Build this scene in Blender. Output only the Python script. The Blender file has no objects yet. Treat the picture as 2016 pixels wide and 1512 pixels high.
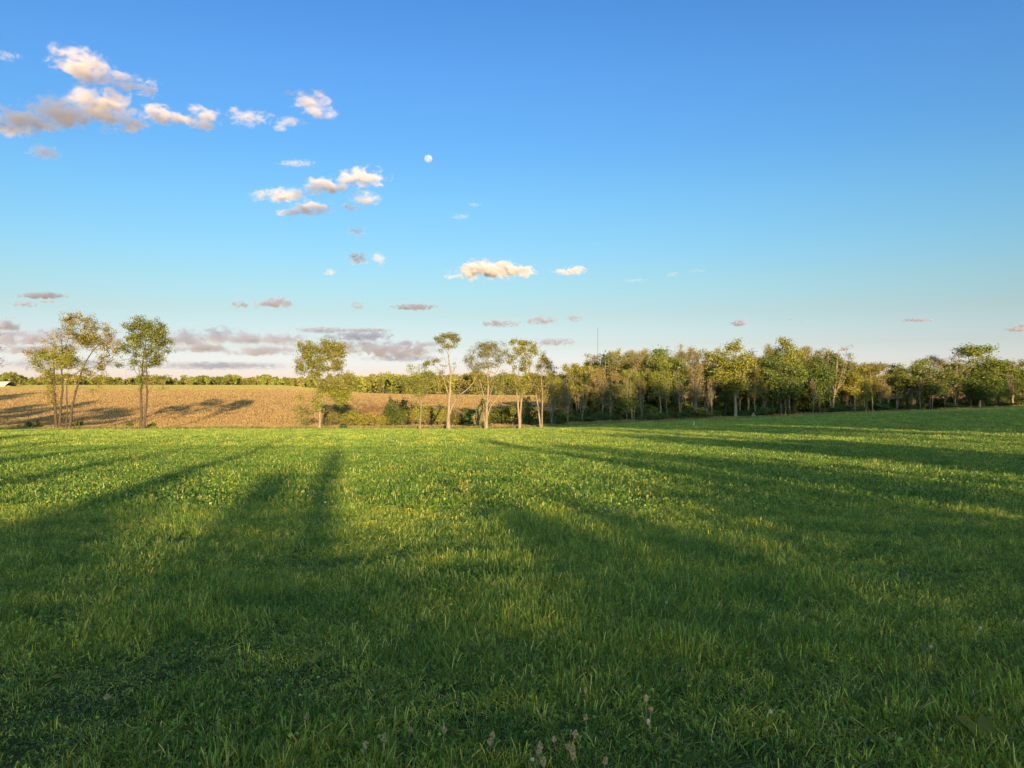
import bpy, math, random
import numpy as np
from mathutils import Vector, Matrix

SC = bpy.context.scene
COL = SC.collection
R = math.radians
F = 1514.0            # focal length in photo pixels
CX, HY = 1008.0, 750.0  # principal column, horizon row
CAMZ = 1.6

# ------------------------------------------------------------------ camera
cd = bpy.data.cameras.new("camera")
cam = bpy.data.objects.new("camera", cd)
COL.objects.link(cam)
cam.location = (0, 0, CAMZ)
cam.rotation_euler = (R(90), 0, 0)
cd.sensor_fit = 'HORIZONTAL'
cd.sensor_width = 36.0
cd.lens = 36.0 * F / 2016.0
cd.shift_y = -6.0 / 2016.0
cd.clip_start = 0.05
cd.clip_end = 120000.0
SC.camera = cam

# ------------------------------------------------------------------ light
SUN_EL = 7.0
SUN_AZ = 12.2         # degrees to the right of straight behind the viewer
sv = Vector((math.sin(R(SUN_AZ)) * math.cos(R(SUN_EL)), -math.cos(R(SUN_AZ)) * math.cos(R(SUN_EL)), math.sin(R(SUN_EL))))
sl = bpy.data.lights.new("sun", 'SUN')
sl.energy = 5.0
sl.angle = R(0.55)
sl.color = (1.0, 0.67, 0.31)
so = bpy.data.objects.new("sun", sl)
so.rotation_euler = sv.to_track_quat('Z', 'Y').to_euler()
COL.objects.link(so)

world = bpy.data.worlds.new("World")
SC.world = world
world.use_nodes = True
wn, wl = world.node_tree.nodes, world.node_tree.links
wn.clear()
w_out = wn.new('ShaderNodeOutputWorld')
w_bg = wn.new('ShaderNodeBackground')
w_sky = wn.new('ShaderNodeTexSky')
w_sky.sky_type = 'NISHITA'
w_sky.sun_disc = False
w_sky.sun_elevation = R(SUN_EL)
w_sky.sun_rotation = R(180 - SUN_AZ)
w_sky.altitude = 200
w_sky.air_density = 1.0
w_sky.dust_density = 0.6
w_sky.ozone_density = 1.5
w_bg.inputs['Strength'].default_value = 0.15
# sky tint by height above the horizon; overhead stops lifted as fill light
w_geo = wn.new('ShaderNodeTexCoord')
w_sep = wn.new('ShaderNodeSeparateXYZ')
w_ramp = wn.new('ShaderNodeValToRGB')
w_mul = wn.new('ShaderNodeMix'); w_mul.data_type = 'RGBA'; w_mul.blend_type = 'MULTIPLY'
w_mul.inputs['Factor'].default_value = 1.0
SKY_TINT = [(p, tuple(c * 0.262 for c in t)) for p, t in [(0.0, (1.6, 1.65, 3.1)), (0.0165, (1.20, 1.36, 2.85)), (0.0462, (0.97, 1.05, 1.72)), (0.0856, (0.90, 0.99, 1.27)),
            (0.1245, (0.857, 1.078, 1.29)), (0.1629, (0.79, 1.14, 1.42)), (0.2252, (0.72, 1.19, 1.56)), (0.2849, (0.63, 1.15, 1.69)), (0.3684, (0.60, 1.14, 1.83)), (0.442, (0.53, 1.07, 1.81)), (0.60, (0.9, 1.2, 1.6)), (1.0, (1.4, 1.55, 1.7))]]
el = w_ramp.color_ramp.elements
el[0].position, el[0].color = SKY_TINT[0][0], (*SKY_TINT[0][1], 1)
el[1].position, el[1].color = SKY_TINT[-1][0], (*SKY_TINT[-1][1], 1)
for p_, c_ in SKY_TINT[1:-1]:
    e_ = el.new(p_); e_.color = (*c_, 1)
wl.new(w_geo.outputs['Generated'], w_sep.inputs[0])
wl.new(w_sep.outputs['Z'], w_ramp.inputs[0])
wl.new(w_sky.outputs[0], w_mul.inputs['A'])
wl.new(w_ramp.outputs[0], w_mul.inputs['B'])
# sky behind the viewer multiplied up as added fill light for the shade
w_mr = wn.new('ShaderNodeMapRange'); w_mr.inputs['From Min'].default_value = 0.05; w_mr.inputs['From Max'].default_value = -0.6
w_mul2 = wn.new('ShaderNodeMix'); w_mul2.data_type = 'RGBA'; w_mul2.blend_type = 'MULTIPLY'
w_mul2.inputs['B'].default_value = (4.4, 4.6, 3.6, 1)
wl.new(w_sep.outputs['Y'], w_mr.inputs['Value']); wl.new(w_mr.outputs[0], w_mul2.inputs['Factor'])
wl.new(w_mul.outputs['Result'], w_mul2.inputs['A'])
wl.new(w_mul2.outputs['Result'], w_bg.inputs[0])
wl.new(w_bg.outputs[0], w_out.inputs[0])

SC.view_settings.view_transform = 'Standard'
SC.view_settings.look = 'None'
SC.view_settings.exposure = 1.93
SC.view_settings.gamma = 1.0
SC.view_settings.use_curve_mapping = False
SC.render.engine = 'CYCLES'
cy = SC.cycles
cy.use_denoising = True
cy.use_adaptive_sampling = True
cy.adaptive_threshold = 0.006
cy.max_bounces = 8
cy.diffuse_bounces = 3
cy.glossy_bounces = 2
cy.transmission_bounces = 3
cy.transparent_max_bounces = 8
cy.volume_bounces = 4
cy.caustics_reflective = False
cy.caustics_refractive = False
cy.sample_clamp_indirect = 4.0

# ------------------------------------------------------------------ helpers
def tag(o, label=None, cat=None, group=None, kind=None):
    if label: o["label"] = label
    if cat: o["category"] = cat
    if group: o["group"] = group
    if kind: o["kind"] = kind
    return o

def mesh_obj(name, verts, faces, mat, parent=None, attrs=None, smooth=False, mats=None, mi=None, link=True):
    """verts (N,3); faces: list of (M,k) int arrays"""
    me = bpy.data.meshes.new(name)
    verts = np.asarray(verts, np.float32)
    faces = [f for f in faces if len(f)]
    nl = sum(f.size for f in faces); nf = sum(len(f) for f in faces)
    me.vertices.add(len(verts)); me.vertices.foreach_set("co", verts.ravel())
    if nf:
        me.loops.add(nl); me.polygons.add(nf)
        li = np.concatenate([f.ravel() for f in faces]).astype(np.int32)
        tot = np.concatenate([np.full(len(f), f.shape[1]) for f in faces]).astype(np.int32)
        st = np.concatenate([[0], np.cumsum(tot)[:-1]]).astype(np.int32)
        me.loops.foreach_set("vertex_index", li)
        me.polygons.foreach_set("loop_start", st)
        me.polygons.foreach_set("loop_total", tot)
        if smooth:
            me.polygons.foreach_set("use_smooth", np.ones(nf, bool))
        if mi is not None:
            me.polygons.foreach_set("material_index", np.asarray(mi, np.int32))
    for m in (mats if mats else [mat]):
        if m: me.materials.append(m)
    if attrs:
        for k, (dom, a) in attrs.items():
            at = me.attributes.new(k, 'FLOAT', dom)
            at.data.foreach_set("value", np.asarray(a, np.float32))
    me.update(calc_edges=True)
    o = bpy.data.objects.new(name, me)
    if link: COL.objects.link(o)
    if parent: o.parent = parent
    return o

def empty(name, loc, rz=0.0):
    o = bpy.data.objects.new(name, None)
    o.empty_display_size = 0.3
    o.location = loc; o.rotation_euler = (0, 0, rz)
    COL.objects.link(o)
    return o

def ss(x, a, b):
    t = np.clip((x - a) / (b - a), 0, 1)
    return t * t * (3 - 2 * t)

_P = np.random.RandomState(5).rand(256, 256)
def vnoise(x, y):
    """smooth value noise, 0..1"""
    xi = np.floor(x).astype(int); yi = np.floor(y).astype(int)
    fx = x - xi; fy = y - yi
    fx = fx * fx * (3 - 2 * fx); fy = fy * fy * (3 - 2 * fy)
    a = _P[xi & 255, yi & 255]; b = _P[(xi + 1) & 255, yi & 255]
    c = _P[xi & 255, (yi + 1) & 255]; d = _P[(xi + 1) & 255, (yi + 1) & 255]
    return (a * (1 - fx) + b * fx) * (1 - fy) + (c * (1 - fx) + d * fx) * fy

# ------------------------------------------------------------------ terrain
EX = [-400, -80, -63, 0, 32, 64, 100, 140, 400]
EY = [112, 105, 104, 108, 122, 138, 150, 158, 190]
def Yedge(X):
    return np.interp(X, EX, EY) + 0.8 * (vnoise(np.asarray(X) * 0.08 + 31.0, np.asarray(X) * 0.0 + 3.0) - 0.5)
def z_meadow(X, Y):
    z = -0.047 * Y + 0.0362 * np.maximum(X, 0) * ss(Y, 10, 95)
    return z + 0.25 * (vnoise(X * 0.05 + 9, Y * 0.05 + 4) - 0.5) * ss(Y, 8, 30)
TT = [-2.0, -0.9, -0.30, -0.26, -0.14, 0.0, 0.12, 0.30, 0.48, 0.70, 2.0]
TY = [300, 330, 450, 600, 900, 2600]
TZ = np.array([
    [-1.9, -1.9, -1.95, -2.6, -3.9, -4.3, -4.6, -4.3, -1.6, -1.2, -1.0],
    [-2.4, -2.4, -2.4, -3.0, -4.3, -4.7, -4.9, -4.5, -2.2, -1.8, -1.6],
    [-1.15, -1.15, -1.2, -2.9, -5.0, -5.0, -5.0, -4.6, -3.0, -3.0, -3.0],
    [-5, -5, -5, -5, -5, -5, -5, -5, -4, -4, -4],
    [-6, -6, -6, -6, -6, -6, -6, -6, -6, -6, -6],
    [-9, -9, -9, -9, -9, -9, -9, -9, -9, -9, -9]], float)
def z_far(X, Y):
    t = X / np.maximum(Y, 1)
    rows = np.array([np.interp(t, TT, r) for r in TZ])
    out = rows[0].copy()
    for i in range(5):
        m = (Y > TY[i])
        k = ss(Y, TY[i], TY[i + 1])
        out = np.where(m, rows[i] * (1 - k) + rows[i + 1] * k, out)
    return out
def zt(X, Y):
    X = np.atleast_1d(np.asarray(X, float)); Y = np.atleast_1d(np.asarray(Y, float))
    ye = Yedge(X); e = Y - ye
    zm = z_meadow(X, np.minimum(Y, ye))
    # beyond the meadow edge: a low dip, then the hill
    dip = -0.75 * ss(e, 0, 14) - 0.25 * ss(e, 14, 30)
    zb = zm + np.where(X > 15, dip * 0.25, dip)
    k = ss(Y, 132, 300) ** 0.8
    zz = zb * (1 - k) + z_far(X, Y) * k
    return np.where(e <= 0, zm, np.where(e < 20, zb * (1 - ss(e, 10, 20)) + zz * ss(e, 10, 20), zz))
def gz(x, y): return float(zt(x, y)[0])

def at(px, py, Y):
    return ((px - CX) / F * Y, Y, CAMZ - (py - HY) / F * Y)

# ------------------------------------------------------------------ materials
def new_mat(name):
    m = bpy.data.materials.new(name); m.use_nodes = True
    n = m.node_tree.nodes; l = m.node_tree.links
    n.clear()
    return m, n, l
def ramp(n, stops, interp='LINEAR'):
    r = n.new('ShaderNodeValToRGB'); cr = r.color_ramp; cr.interpolation = interp
    e = cr.elements
    e[0].position, e[0].color = stops[0][0], (*stops[0][1], 1)
    e[1].position, e[1].color = stops[-1][0], (*stops[-1][1], 1)
    for p, c in stops[1:-1]:
        k = e.new(p); k.color = (*c, 1)
    return r
def mixc(n, l, a, b, fac, mode='MIX'):
    m = n.new('ShaderNodeMix'); m.data_type = 'RGBA'; m.blend_type = mode
    for s, v in (('Factor', fac), ('A', a), ('B', b)):
        if isinstance(v, (int, float)): m.inputs[s].default_value = v
        elif isinstance(v, tuple): m.inputs[s].default_value = (*v, 1)
        else: l.new(v, m.inputs[s])
    return m.outputs['Result']
def noise(n, l, vec, scale, detail=3, rough=0.6):
    t = n.new('ShaderNodeTexNoise'); t.inputs['Scale'].default_value = scale
    t.inputs['Detail'].default_value = detail; t.inputs['Roughness'].default_value = rough
    if vec is not None: l.new(vec, t.inputs['Vector'])
    return t.outputs['Fac']
def mapping(n, l, vec, scale=(1, 1, 1), loc=(0, 0, 0)):
    m = n.new('ShaderNodeMapping'); m.inputs['Scale'].default_value = scale; m.inputs['Location'].default_value = loc
    l.new(vec, m.inputs['Vector']); return m.outputs[0]
def leaf_shader(n, l, col, transl=0.35, rough=0.55, spec=0.25):
    p = n.new('ShaderNodeBsdfPrincipled'); l.new(col, p.inputs['Base Color'])
    p.inputs['Roughness'].default_value = rough
    p.inputs['Specular IOR Level'].default_value = spec
    t = n.new('ShaderNodeBsdfTranslucent'); l.new(col, t.inputs['Color'])
    mx = n.new('ShaderNodeMixShader'); mx.inputs[0].default_value = transl
    l.new(p.outputs[0], mx.inputs[1]); l.new(t.outputs[0], mx.inputs[2])
    o = n.new('ShaderNodeOutputMaterial'); l.new(mx.outputs[0], o.inputs[0])
def leaf_mat(name, stops, transl=0.3):
    """stops on a per-leaf random number; each tree leans a little its own way"""
    m, n, l = new_mat(name)
    a = n.new('ShaderNodeAttribute'); a.attribute_name = 'rnd'
    oi = n.new('ShaderNodeObjectInfo')
    r = ramp(n, stops); l.new(a.outputs['Fac'], r.inputs[0])
    r2 = ramp(n, [(0, (0.72, 0.82, 0.75)), (0.5, (1, 1, 1)), (1, (1.3, 1.12, 0.95))]); l.new(oi.outputs['Random'], r2.inputs[0])
    c = mixc(n, l, r.outputs[0], r2.outputs[0], 1.0, 'MULTIPLY')
    leaf_shader(n, l, c, transl)
    return m
def bark_mat(name, c0, c1):
    m, n, l = new_mat(name)
    tc = n.new('ShaderNodeTexCoord')
    v = mapping(n, l, tc.outputs['Object'], (3, 3, 0.7))
    f = noise(n, l, v, 2.5, 5, 0.65)
    r = ramp(n, [(0.3, c0), (0.7, c1)]); l.new(f, r.inputs[0])
    p = n.new('ShaderNodeBsdfPrincipled'); l.new(r.outputs[0], p.inputs['Base Color']); p.inputs['Roughness'].default_value = 0.9
    p.inputs['Specular IOR Level'].default_value = 0.2
    b = n.new('ShaderNodeBump'); b.inputs['Strength'].default_value = 0.7; b.inputs['Distance'].default_value = 0.06
    l.new(noise(n, l, mapping(n, l, tc.outputs['Object'], (9, 9, 1.6)), 2.0, 4), b.inputs['Height']); l.new(b.outputs[0], p.inputs['Normal'])
    o = n.new('ShaderNodeOutputMaterial'); l.new(p.outputs[0], o.inputs[0])
    return m

M_bark = bark_mat('bark_grey', (0.075, 0.06, 0.045), (0.17, 0.14, 0.11))
M_bark_pale = bark_mat('bark_pale', (0.07, 0.054, 0.038), (0.215, 0.175, 0.13))
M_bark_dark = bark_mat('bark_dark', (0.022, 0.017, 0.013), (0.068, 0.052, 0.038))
M_leaf = {
    'yellow': leaf_mat('leaf_yellow_green', [(0, (0.076, 0.094, 0.016)), (0.5, (0.145, 0.165, 0.028)), (1, (0.225, 0.225, 0.045))]),
    'olive': leaf_mat('leaf_olive', [(0, (0.065, 0.07, 0.018)), (0.5, (0.12, 0.12, 0.027)), (1, (0.20, 0.175, 0.045))]),
    'green': leaf_mat('leaf_green', [(0, (0.036, 0.056, 0.014)), (0.5, (0.072, 0.102, 0.022)), (1, (0.13, 0.155, 0.035))]),
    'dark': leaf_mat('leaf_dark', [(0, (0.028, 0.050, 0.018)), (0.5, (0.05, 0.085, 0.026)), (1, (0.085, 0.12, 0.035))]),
    'bud': leaf_mat('leaf_bud', [(0, (0.10, 0.083, 0.03)), (0.5, (0.165, 0.145, 0.045)), (1, (0.245, 0.22, 0.065))]),
    'pale': leaf_mat('leaf_blossom', [(0, (0.15, 0.15, 0.06)), (0.5, (0.24, 0.23, 0.11)), (1, (0.36, 0.34, 0.20))]),
    'red': leaf_mat('leaf_red_brown', [(0, (0.14, 0.07, 0.035)), (0.5, (0.25, 0.13, 0.07)), (1, (0.33, 0.20, 0.10))]),
}

# ------------------------------------------------------------------ ground sheets
def m_meadow():
    m, n, l = new_mat('meadow_ground')
    g = n.new('ShaderNodeNewGeometry')
    f1 = noise(n, l, mapping(n, l, g.outputs['Position'], (1, 2.2, 1)), 1.3, 6, 0.7)
    r = ramp(n, [(0.30, (0.010, 0.017, 0.005)), (0.55, (0.026, 0.044, 0.011)), (0.75, (0.055, 0.078, 0.022))]); l.new(f1, r.inputs[0])
    p = n.new('ShaderNodeBsdfPrincipled'); l.new(r.outputs[0], p.inputs['Base Color']); p.inputs['Roughness'].default_value = 0.95
    p.inputs['Specular IOR Level'].default_value = 0.1
    o = n.new('ShaderNodeOutputMaterial'); l.new(p.outputs[0], o.inputs[0])
    return m
def m_field():
    m, n, l = new_mat('stubble_field_soil')
    g = n.new('ShaderNodeNewGeometry')
    P = g.outputs['Position']
    f1 = noise(n, l, mapping(n, l, P, (0.25, 1.6, 1)), 1.0, 6, 0.72)
    r = ramp(n, [(0.30, (0.17, 0.085, 0.035)), (0.5, (0.30, 0.165, 0.065)), (0.72, (0.44, 0.27, 0.12))]); l.new(f1, r.inputs[0])
    f2 = noise(n, l, mapping(n, l, P, (0.02, 0.035, 1)), 1.0, 4, 0.6)
    r2 = ramp(n, [(0.35, (0.80, 0.80, 0.82)), (0.65, (1.1, 1.04, 0.98))]); l.new(f2, r2.inputs[0])
    c = mixc(n, l, r.outputs[0], r2.outputs[0], 1.0, 'MULTIPLY')
    # far strips beyond the crest turn green
    sp = n.new('ShaderNodeSeparateXYZ'); l.new(P, sp.inputs[0])
    mr = n.new('ShaderNodeMapRange'); mr.inputs['From Min'].default_value = 318; mr.inputs['From Max'].default_value = 345
    l.new(sp.outputs['Y'], mr.inputs['Value'])
    c = mixc(n, l, c, (0.17, 0.15, 0.06), mr.outputs[0])
    p = n.new('ShaderNodeBsdfPrincipled'); l.new(c, p.inputs['Base Color']); p.inputs['Roughness'].default_value = 0.95
    p.inputs['Specular IOR Level'].default_value = 0.1
    b = n.new('ShaderNodeBump'); b.inputs['Strength'].default_value = 0.8; b.inputs['Distance'].default_value = 0.15
    l.new(f1, b.inputs['Height']); l.new(b.outputs[0], p.inputs['Normal'])
    o = n.new('ShaderNodeOutputMaterial'); l.new(p.outputs[0], o.inputs[0])
    return m
def grid_sheet(name, xs, ycol, mat):
    """ycol(X array)-> (ny, nx) Y values"""
    X = np.array(xs, float)
    Yg = ycol(X); ny, nx = Yg.shape
    Xg = np.repeat(X[None, :], ny, 0)
    Z = zt(Xg.ravel(), Yg.ravel())
    v = np.stack([Xg.ravel(), Yg.ravel(), Z], 1)
    i = np.arange(ny - 1)[:, None] * nx + np.arange(nx - 1)[None, :]
    f = np.stack([i, i + 1, i + nx + 1, i + nx], -1).reshape(-1, 4)
    return mesh_obj(name, v, [f], mat, smooth=True)
xs_all = np.unique(np.concatenate([np.linspace(-2600, -300, 24), np.linspace(-300, 300, 201), np.linspace(300, 2600, 24)]))
def yc_meadow(X):
    vv = np.concatenate([np.linspace(-1.6, 0, 30), np.linspace(0, 1, 140)[1:]])
    return vv[:, None] * Yedge(X)[None, :]
meadow = tag(grid_sheet('grass_field', xs_all, yc_meadow, m_meadow()), kind='structure')
def yc_field(X):
    vv = np.concatenate([np.linspace(0, 1, 160), 1 + np.linspace(0, 1, 50)[1:] ** 2 * 14])
    ye = Yedge(X)
    return ye[None, :] + vv[:, None] * (330 - ye[None, :]) 
field = tag(grid_sheet('stubble_field', xs_all, yc_field, m_field()), kind='structure')

# ------------------------------------------------------------------ tree builder
def grow(rs, limbs, blobs, npts, up=0.15, seg=0.55, wob=0.12):
    """limbs: [(Nx3 pts, r0, r1)], blobs [(c, r, w)] in local metres -> nodes, parents, radii, is_tip"""
    pos = []; par = []; rad = []
    for li, (pts, r0, r1) in enumerate(limbs):
        pts = np.asarray(pts, float)
        d = np.linalg.norm(np.diff(pts, axis=0), axis=1); L = np.concatenate([[0], np.cumsum(d)])
        k = max(2, int(L[-1] / 0.5) + 1)
        s = np.linspace(0, L[-1], k)
        q = np.stack([np.interp(s, L, pts[:, a]) for a in range(3)], 1)
        q[1:-1] += rs.normal(0, 0.035, (k - 2, 3)) * (1 if L[-1] > 1 else 0)
        # smooth the joints of the outline
        if k > 4:
            q2 = q.copy(); q2[1:-1] = (q[:-2] + 2 * q[1:-1] + q[2:]) / 4; q = q2
        if li == 0:
            pi = -1
        else:
            P = np.array(pos); pi = int(np.argmin(np.linalg.norm(P - q[0], axis=1)))
        start = 0
        for j in range(start, k):
            pos.append(q[j]); par.append(pi); pi = len(pos) - 1
            rad.append(r0 + (r1 - r0) * (j / (k - 1)))
    nexp = len(pos)
    pts = []
    W = np.array([b[2] for b in blobs], float); W /= W.sum()
    cnt = np.maximum(1, (W * npts).astype(int))
    for (c, r, w), m in zip(blobs, cnt):
        u = rs.normal(size=(m, 3)); u /= np.linalg.norm(u, axis=1)[:, None]
        q = u * (rs.rand(m) ** 0.5 * (1 + 0.15 * np.abs(rs.normal(size=m))))[:, None]
        kc = max(3, m // 14); cc = rs.normal(size=(kc, 3)); cc /= np.linalg.norm(cc, axis=1)[:, None]; cc *= (rs.uniform(.35, 1.08, kc))[:, None]
        cl_ = rs.rand(m) < 0.8; q = np.where(cl_[:, None], cc[rs.randint(0, kc, m)] + rs.normal(0, 0.17, (m, 3)), q)
        pts.append(np.asarray(c) + q * np.asarray(r))
    pts = np.concatenate(pts)
    cap = nexp + len(pts) * 4 + 10
    A = np.zeros((cap, 3)); A[:nexp] = pos; n = nexp
    dmin = np.min(np.linalg.norm(pts[:, None, :] - A[None, :nexp], axis=2), axis=1) if len(pts) * nexp < 4e6 else rs.rand(len(pts))
    pts = pts[np.argsort(dmin + rs.rand(len(pts)) * 0.8)]
    par = list(par); rad = list(rad); tips = []
    zmin = min(b[0][2] - b[1][2] for b in blobs)
    okn = np.ones(cap, bool); okn[:nexp] = A[:nexp, 2] > zmin - 2.5
    if not okn[:nexp].any(): okn[:nexp] = True
    okn[0] = len(limbs) == 0
    for p in pts:
        d = A[:n] - p
        dist = np.sqrt((d * d).sum(1)) + 0.55 * np.maximum(0, d[:, 2]) + np.where(okn[:n], 0, 3)
        i = int(np.argmin(dist))
        v = p - A[i]; L = np.linalg.norm(v)
        k = int(min(3, max(1, round(L / seg))))
        pi = i
        perp = rs.normal(0, wob * L, 3)
        for j in range(1, k + 1):
            t = j / k
            q = A[i] + v * t + perp * math.sin(math.pi * t) * 0.6
            q[2] -= up * L * math.sin(math.pi * t) * 0.5
            A[n] = q; par.append(pi); rad.append(0.0); pi = n; n += 1
        tips.append(n - 1)
    A = A[:n]; par = np.array(par); rad = np.array(rad)
    cntd = np.zeros(n); cntd[tips] = 1
    for i in range(n - 1, 0, -1):
        if par[i] >= 0: cntd[par[i]] += cntd[i]
    return A, par, rad, cntd, np.array(tips), nexp

def tubes(A, par, rad, k):
    idx = np.nonzero(par >= 0)[0]
    a = A[par[idx]]; b = A[idx]
    ra = np.minimum(rad[par[idx]], rad[idx] * 1.5); rb = rad[idx]
    d = b - a; L = np.linalg.norm(d, axis=1); ok = L > 1e-4
    a, b, ra, rb, d, L = a[ok], b[ok], ra[ok], rb[ok], d[ok], L[ok]
    d = d / L[:, None]
    b = b + d * (rb * 0.35)[:, None]
    ref = np.where(np.abs(d[:, 2:3]) < 0.92, np.array([[0, 0, 1.0]]), np.array([[1.0, 0, 0]]))
    u = np.cross(ref, d); u /= np.linalg.norm(u, axis=1)[:, None]; v = np.cross(d, u)
    th = np.arange(k) / k * 2 * math.pi
    c, s = np.cos(th), np.sin(th)
    ring = u[:, None, :] * c[None, :, None] + v[:, None, :] * s[None, :, None]
    V = np.concatenate([a[:, None, :] + ring * ra[:, None, None], b[:, None, :] + ring * rb[:, None, None]], 1)
    n = len(a); base = np.arange(n)[:, None] * (2 * k)
    j = np.arange(k)[None, :]; j2 = (j + 1) % k
    Fc = np.stack([base + j, base + j2, base + k + j2, base + k + j], -1).reshape(-1, 4)
    return V.reshape(-1, 3), Fc

def leaf_quads(rs, C, size, asp=0.55, flat=0.0):
    n = len(C)
    u = rs.normal(size=(n, 3)); u[:, 2] *= (1 - flat); u /= np.linalg.norm(u, axis=1)[:, None]
    w = rs.normal(size=(n, 3)); v = np.cross(u, w); v /= np.linalg.norm(v, axis=1)[:, None]
    s = size * (0.6 + 0.8 * rs.rand(n))[:, None]
    V = np.stack([C - u * s, C - v * s * asp + u * s * 0.15, C + u * s, C + v * s * asp + u * s * 0.15], 1).reshape(-1, 3)
    Fc = np.arange(n * 4).reshape(-1, 4)
    return V, Fc

def build_tree(name, limbs, blobs, npts, leaf=8, lsize=0.09, lspread=0.3, lmat='yellow', bark=None, twig=0.011, seed=1,
               parent=None, parts=('trunk', 'crown'), seg=0.55, inner=0.35, up=0.15, pw=0.44, flare=True, lmat2=None):
    """adds the woody part and the crown under parent"""
    rs = np.random.RandomState(seed)
    A, par, rad, cn, tips, nexp = grow(rs, limbs, blobs, npts, seg=seg, up=up)
    pr = twig * np.maximum(cn, 0.6) ** pw
    rad = np.where(np.arange(len(A)) < nexp, np.maximum(rad, 0), np.minimum(pr, 0.09))
    if flare:
        h = A[:, 2]
        rad = rad * np.where(np.arange(len(A)) < nexp, 1 + 0.4 * np.exp(-np.maximum(h, 0) / 0.3), 1)
    big = (rad > 0.05)
    pb = par.copy(); pb[~big] = -1
    psm = par.copy(); psm[big] = -1
    V1, F1 = tubes(A, pb, rad, 8); V2, F2 = tubes(A, psm, rad, 3)
    tr = mesh_obj(parts[0], np.concatenate([V1, V2]), [F1, F2 + len(V1)], bark or M_bark, parent, smooth=True)
    cr = None
    if leaf > 0:
        ids = np.arange(nexp, len(A))
        inn = ids[rs.rand(len(ids)) < inner]
        src = np.concatenate([np.repeat(A[tips], leaf, 0), np.repeat(A[inn], max(1, leaf // 2), 0)])
        cl = np.concatenate([np.repeat(rs.rand(len(tips)), leaf), np.repeat(rs.rand(len(inn)), max(1, leaf // 2))])
        C = src + rs.normal(0, lspread, src.shape) * np.array([1, 1, 0.7])
        V, Fc = leaf_quads(rs, C, lsize)
        rnd = np.clip(0.55 * cl + 0.45 * rs.rand(len(C)), 0, 1)
        mats = [M_leaf[lmat]]; mi = None
        if lmat2:
            mats.append(M_leaf[lmat2[0]]); fn = lmat2[1]; mi = fn(C, rs).astype(int)
        cr = mesh_obj(parts[1], V, [Fc], None, parent, attrs={'rnd': ('FACE', rnd)}, mats=mats, mi=mi)
    return tr, cr

def hero(name, label, Y, base, limbs, blobs, npts, seed, cat='tree', group=None, **kw):
    """a tree read off the photograph: limbs and crown blobs in photo pixels at depth Y"""
    bx = (base - CX) / F * Y
    bz = gz(bx, Y) - 0.05
    root = empty(name, (bx, Y, bz))
    k = Y / F
    yb = HY + (CAMZ - bz) / Y * F
    rs = np.random.RandomState(seed + 77)
    L = []
    for i, (pts, r0, r1) in enumerate(limbs):
        q = []; dd = rs.uniform(-1, 1) * (0.0 if i == 0 else 1.0); m = len(pts)
        z0 = pts[0][1]
        for j, p in enumerate(pts):
            dep = p[2] if len(p) > 2 else dd * 0.35 * (j / max(1, m - 1)) * abs(p[1] - z0) * k
            q.append(((p[0] - base) * k, dep, max(0, (min(p[1], yb) if not (i == 0 and j == 0) else yb) * -k + yb * k)))
        L.append((q, r0 * 0.62, max(r1 * 0.62, 0.012)))
    B = []
    for b in blobs:
        cx, cy, rx, rz = b[:4]; w = b[4] if len(b) > 4 else 1.0
        ry = 0.5 * (rx + rz) * k * 1.0
        B.append(((((cx - base) * k), rs.uniform(-0.3, 0.3) * ry, (yb - cy) * k), (rx * k, ry, rz * k), w * rx * rz))
    xs = [p[0] for p in limbs[0][0]]; ys = [p[1] for p in limbs[0][0]]
    B.append((((np.mean(xs) - base) * k, 0, (yb - (min(ys) + 1.2 * (max(ys) - min(ys)) * .4)) * k), (16 * k, 16 * k, (max(ys) - min(ys)) * .32 * k), sum(b[2] for b in B) * .05))
    build_tree(name, L, B, npts, parent=root, seed=seed, **kw)
    tag(root, label, cat, group)
    return root

G_ROW = 'scattered trees along the far edge of the meadow'
# four-stemmed tree, far left
hero('sparse_tree', 'tallest thin-leaved tree with four slender stems, at the left end of the meadow edge', 104, 122,
     [([(112, 842), (108, 800), (106, 760), (107, 722), (103, 690)], 0.34, 0.10),
      ([(117, 842), (119, 800), (124, 770), (121, 735), (124, 700), (120, 670)], 0.30, 0.08),
      ([(130, 842), (132, 800), (131, 765), (131, 747), (138, 738)], 0.19, 0.07),
      ([(137, 842), (141, 800), (146, 770), (150, 732), (158, 700), (172, 672)], 0.30, 0.07),
      ([(150, 735), (165, 726), (185, 722), (205, 728)], 0.09, 0.03), ([(106, 750), (98, 730), (94, 712)], 0.10, 0.04),
      ([(146, 770), (160, 762), (180, 765), (200, 772)], 0.06, 0.02),
      ([(107, 722), (112, 690), (100, 655)], 0.08, 0.02), ([(124, 700), (138, 665), (134, 625)], 0.08, 0.02)],
     [(95, 708, 26, 22, 1.5), (72, 702, 18, 22, .6), (128, 700, 26, 24, 1.7), (152, 712, 30, 14, 1.3), (165, 655, 38, 34, 1.0), (134, 628, 16, 18, .6),
      (150, 630, 18, 16, .5), (200, 672, 30, 24, 0.8), (205, 715, 22, 22, .45), (105, 665, 24, 18, 0.25), (190, 768, 18, 5, 0.5), (176, 640, 16, 12, .7), (68, 722, 14, 8, .6), (228, 690, 14, 26, .5), (105, 735, 24, 10, .8), (150, 734, 28, 11, .9), (190, 740, 22, 14, .5), (215, 655, 14, 18, .6)],
     1500, 11, leaf=12, lsize=0.092, lspread=0.28, lmat='olive', bark=M_bark_dark, twig=0.009, group=G_ROW,
     lmat2=('yellow', lambda C, rs: (np.hypot((C[:, 0] + 0.4) / 3.6, (C[:, 2] - 9.2) / 2.0) < 1)))
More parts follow.
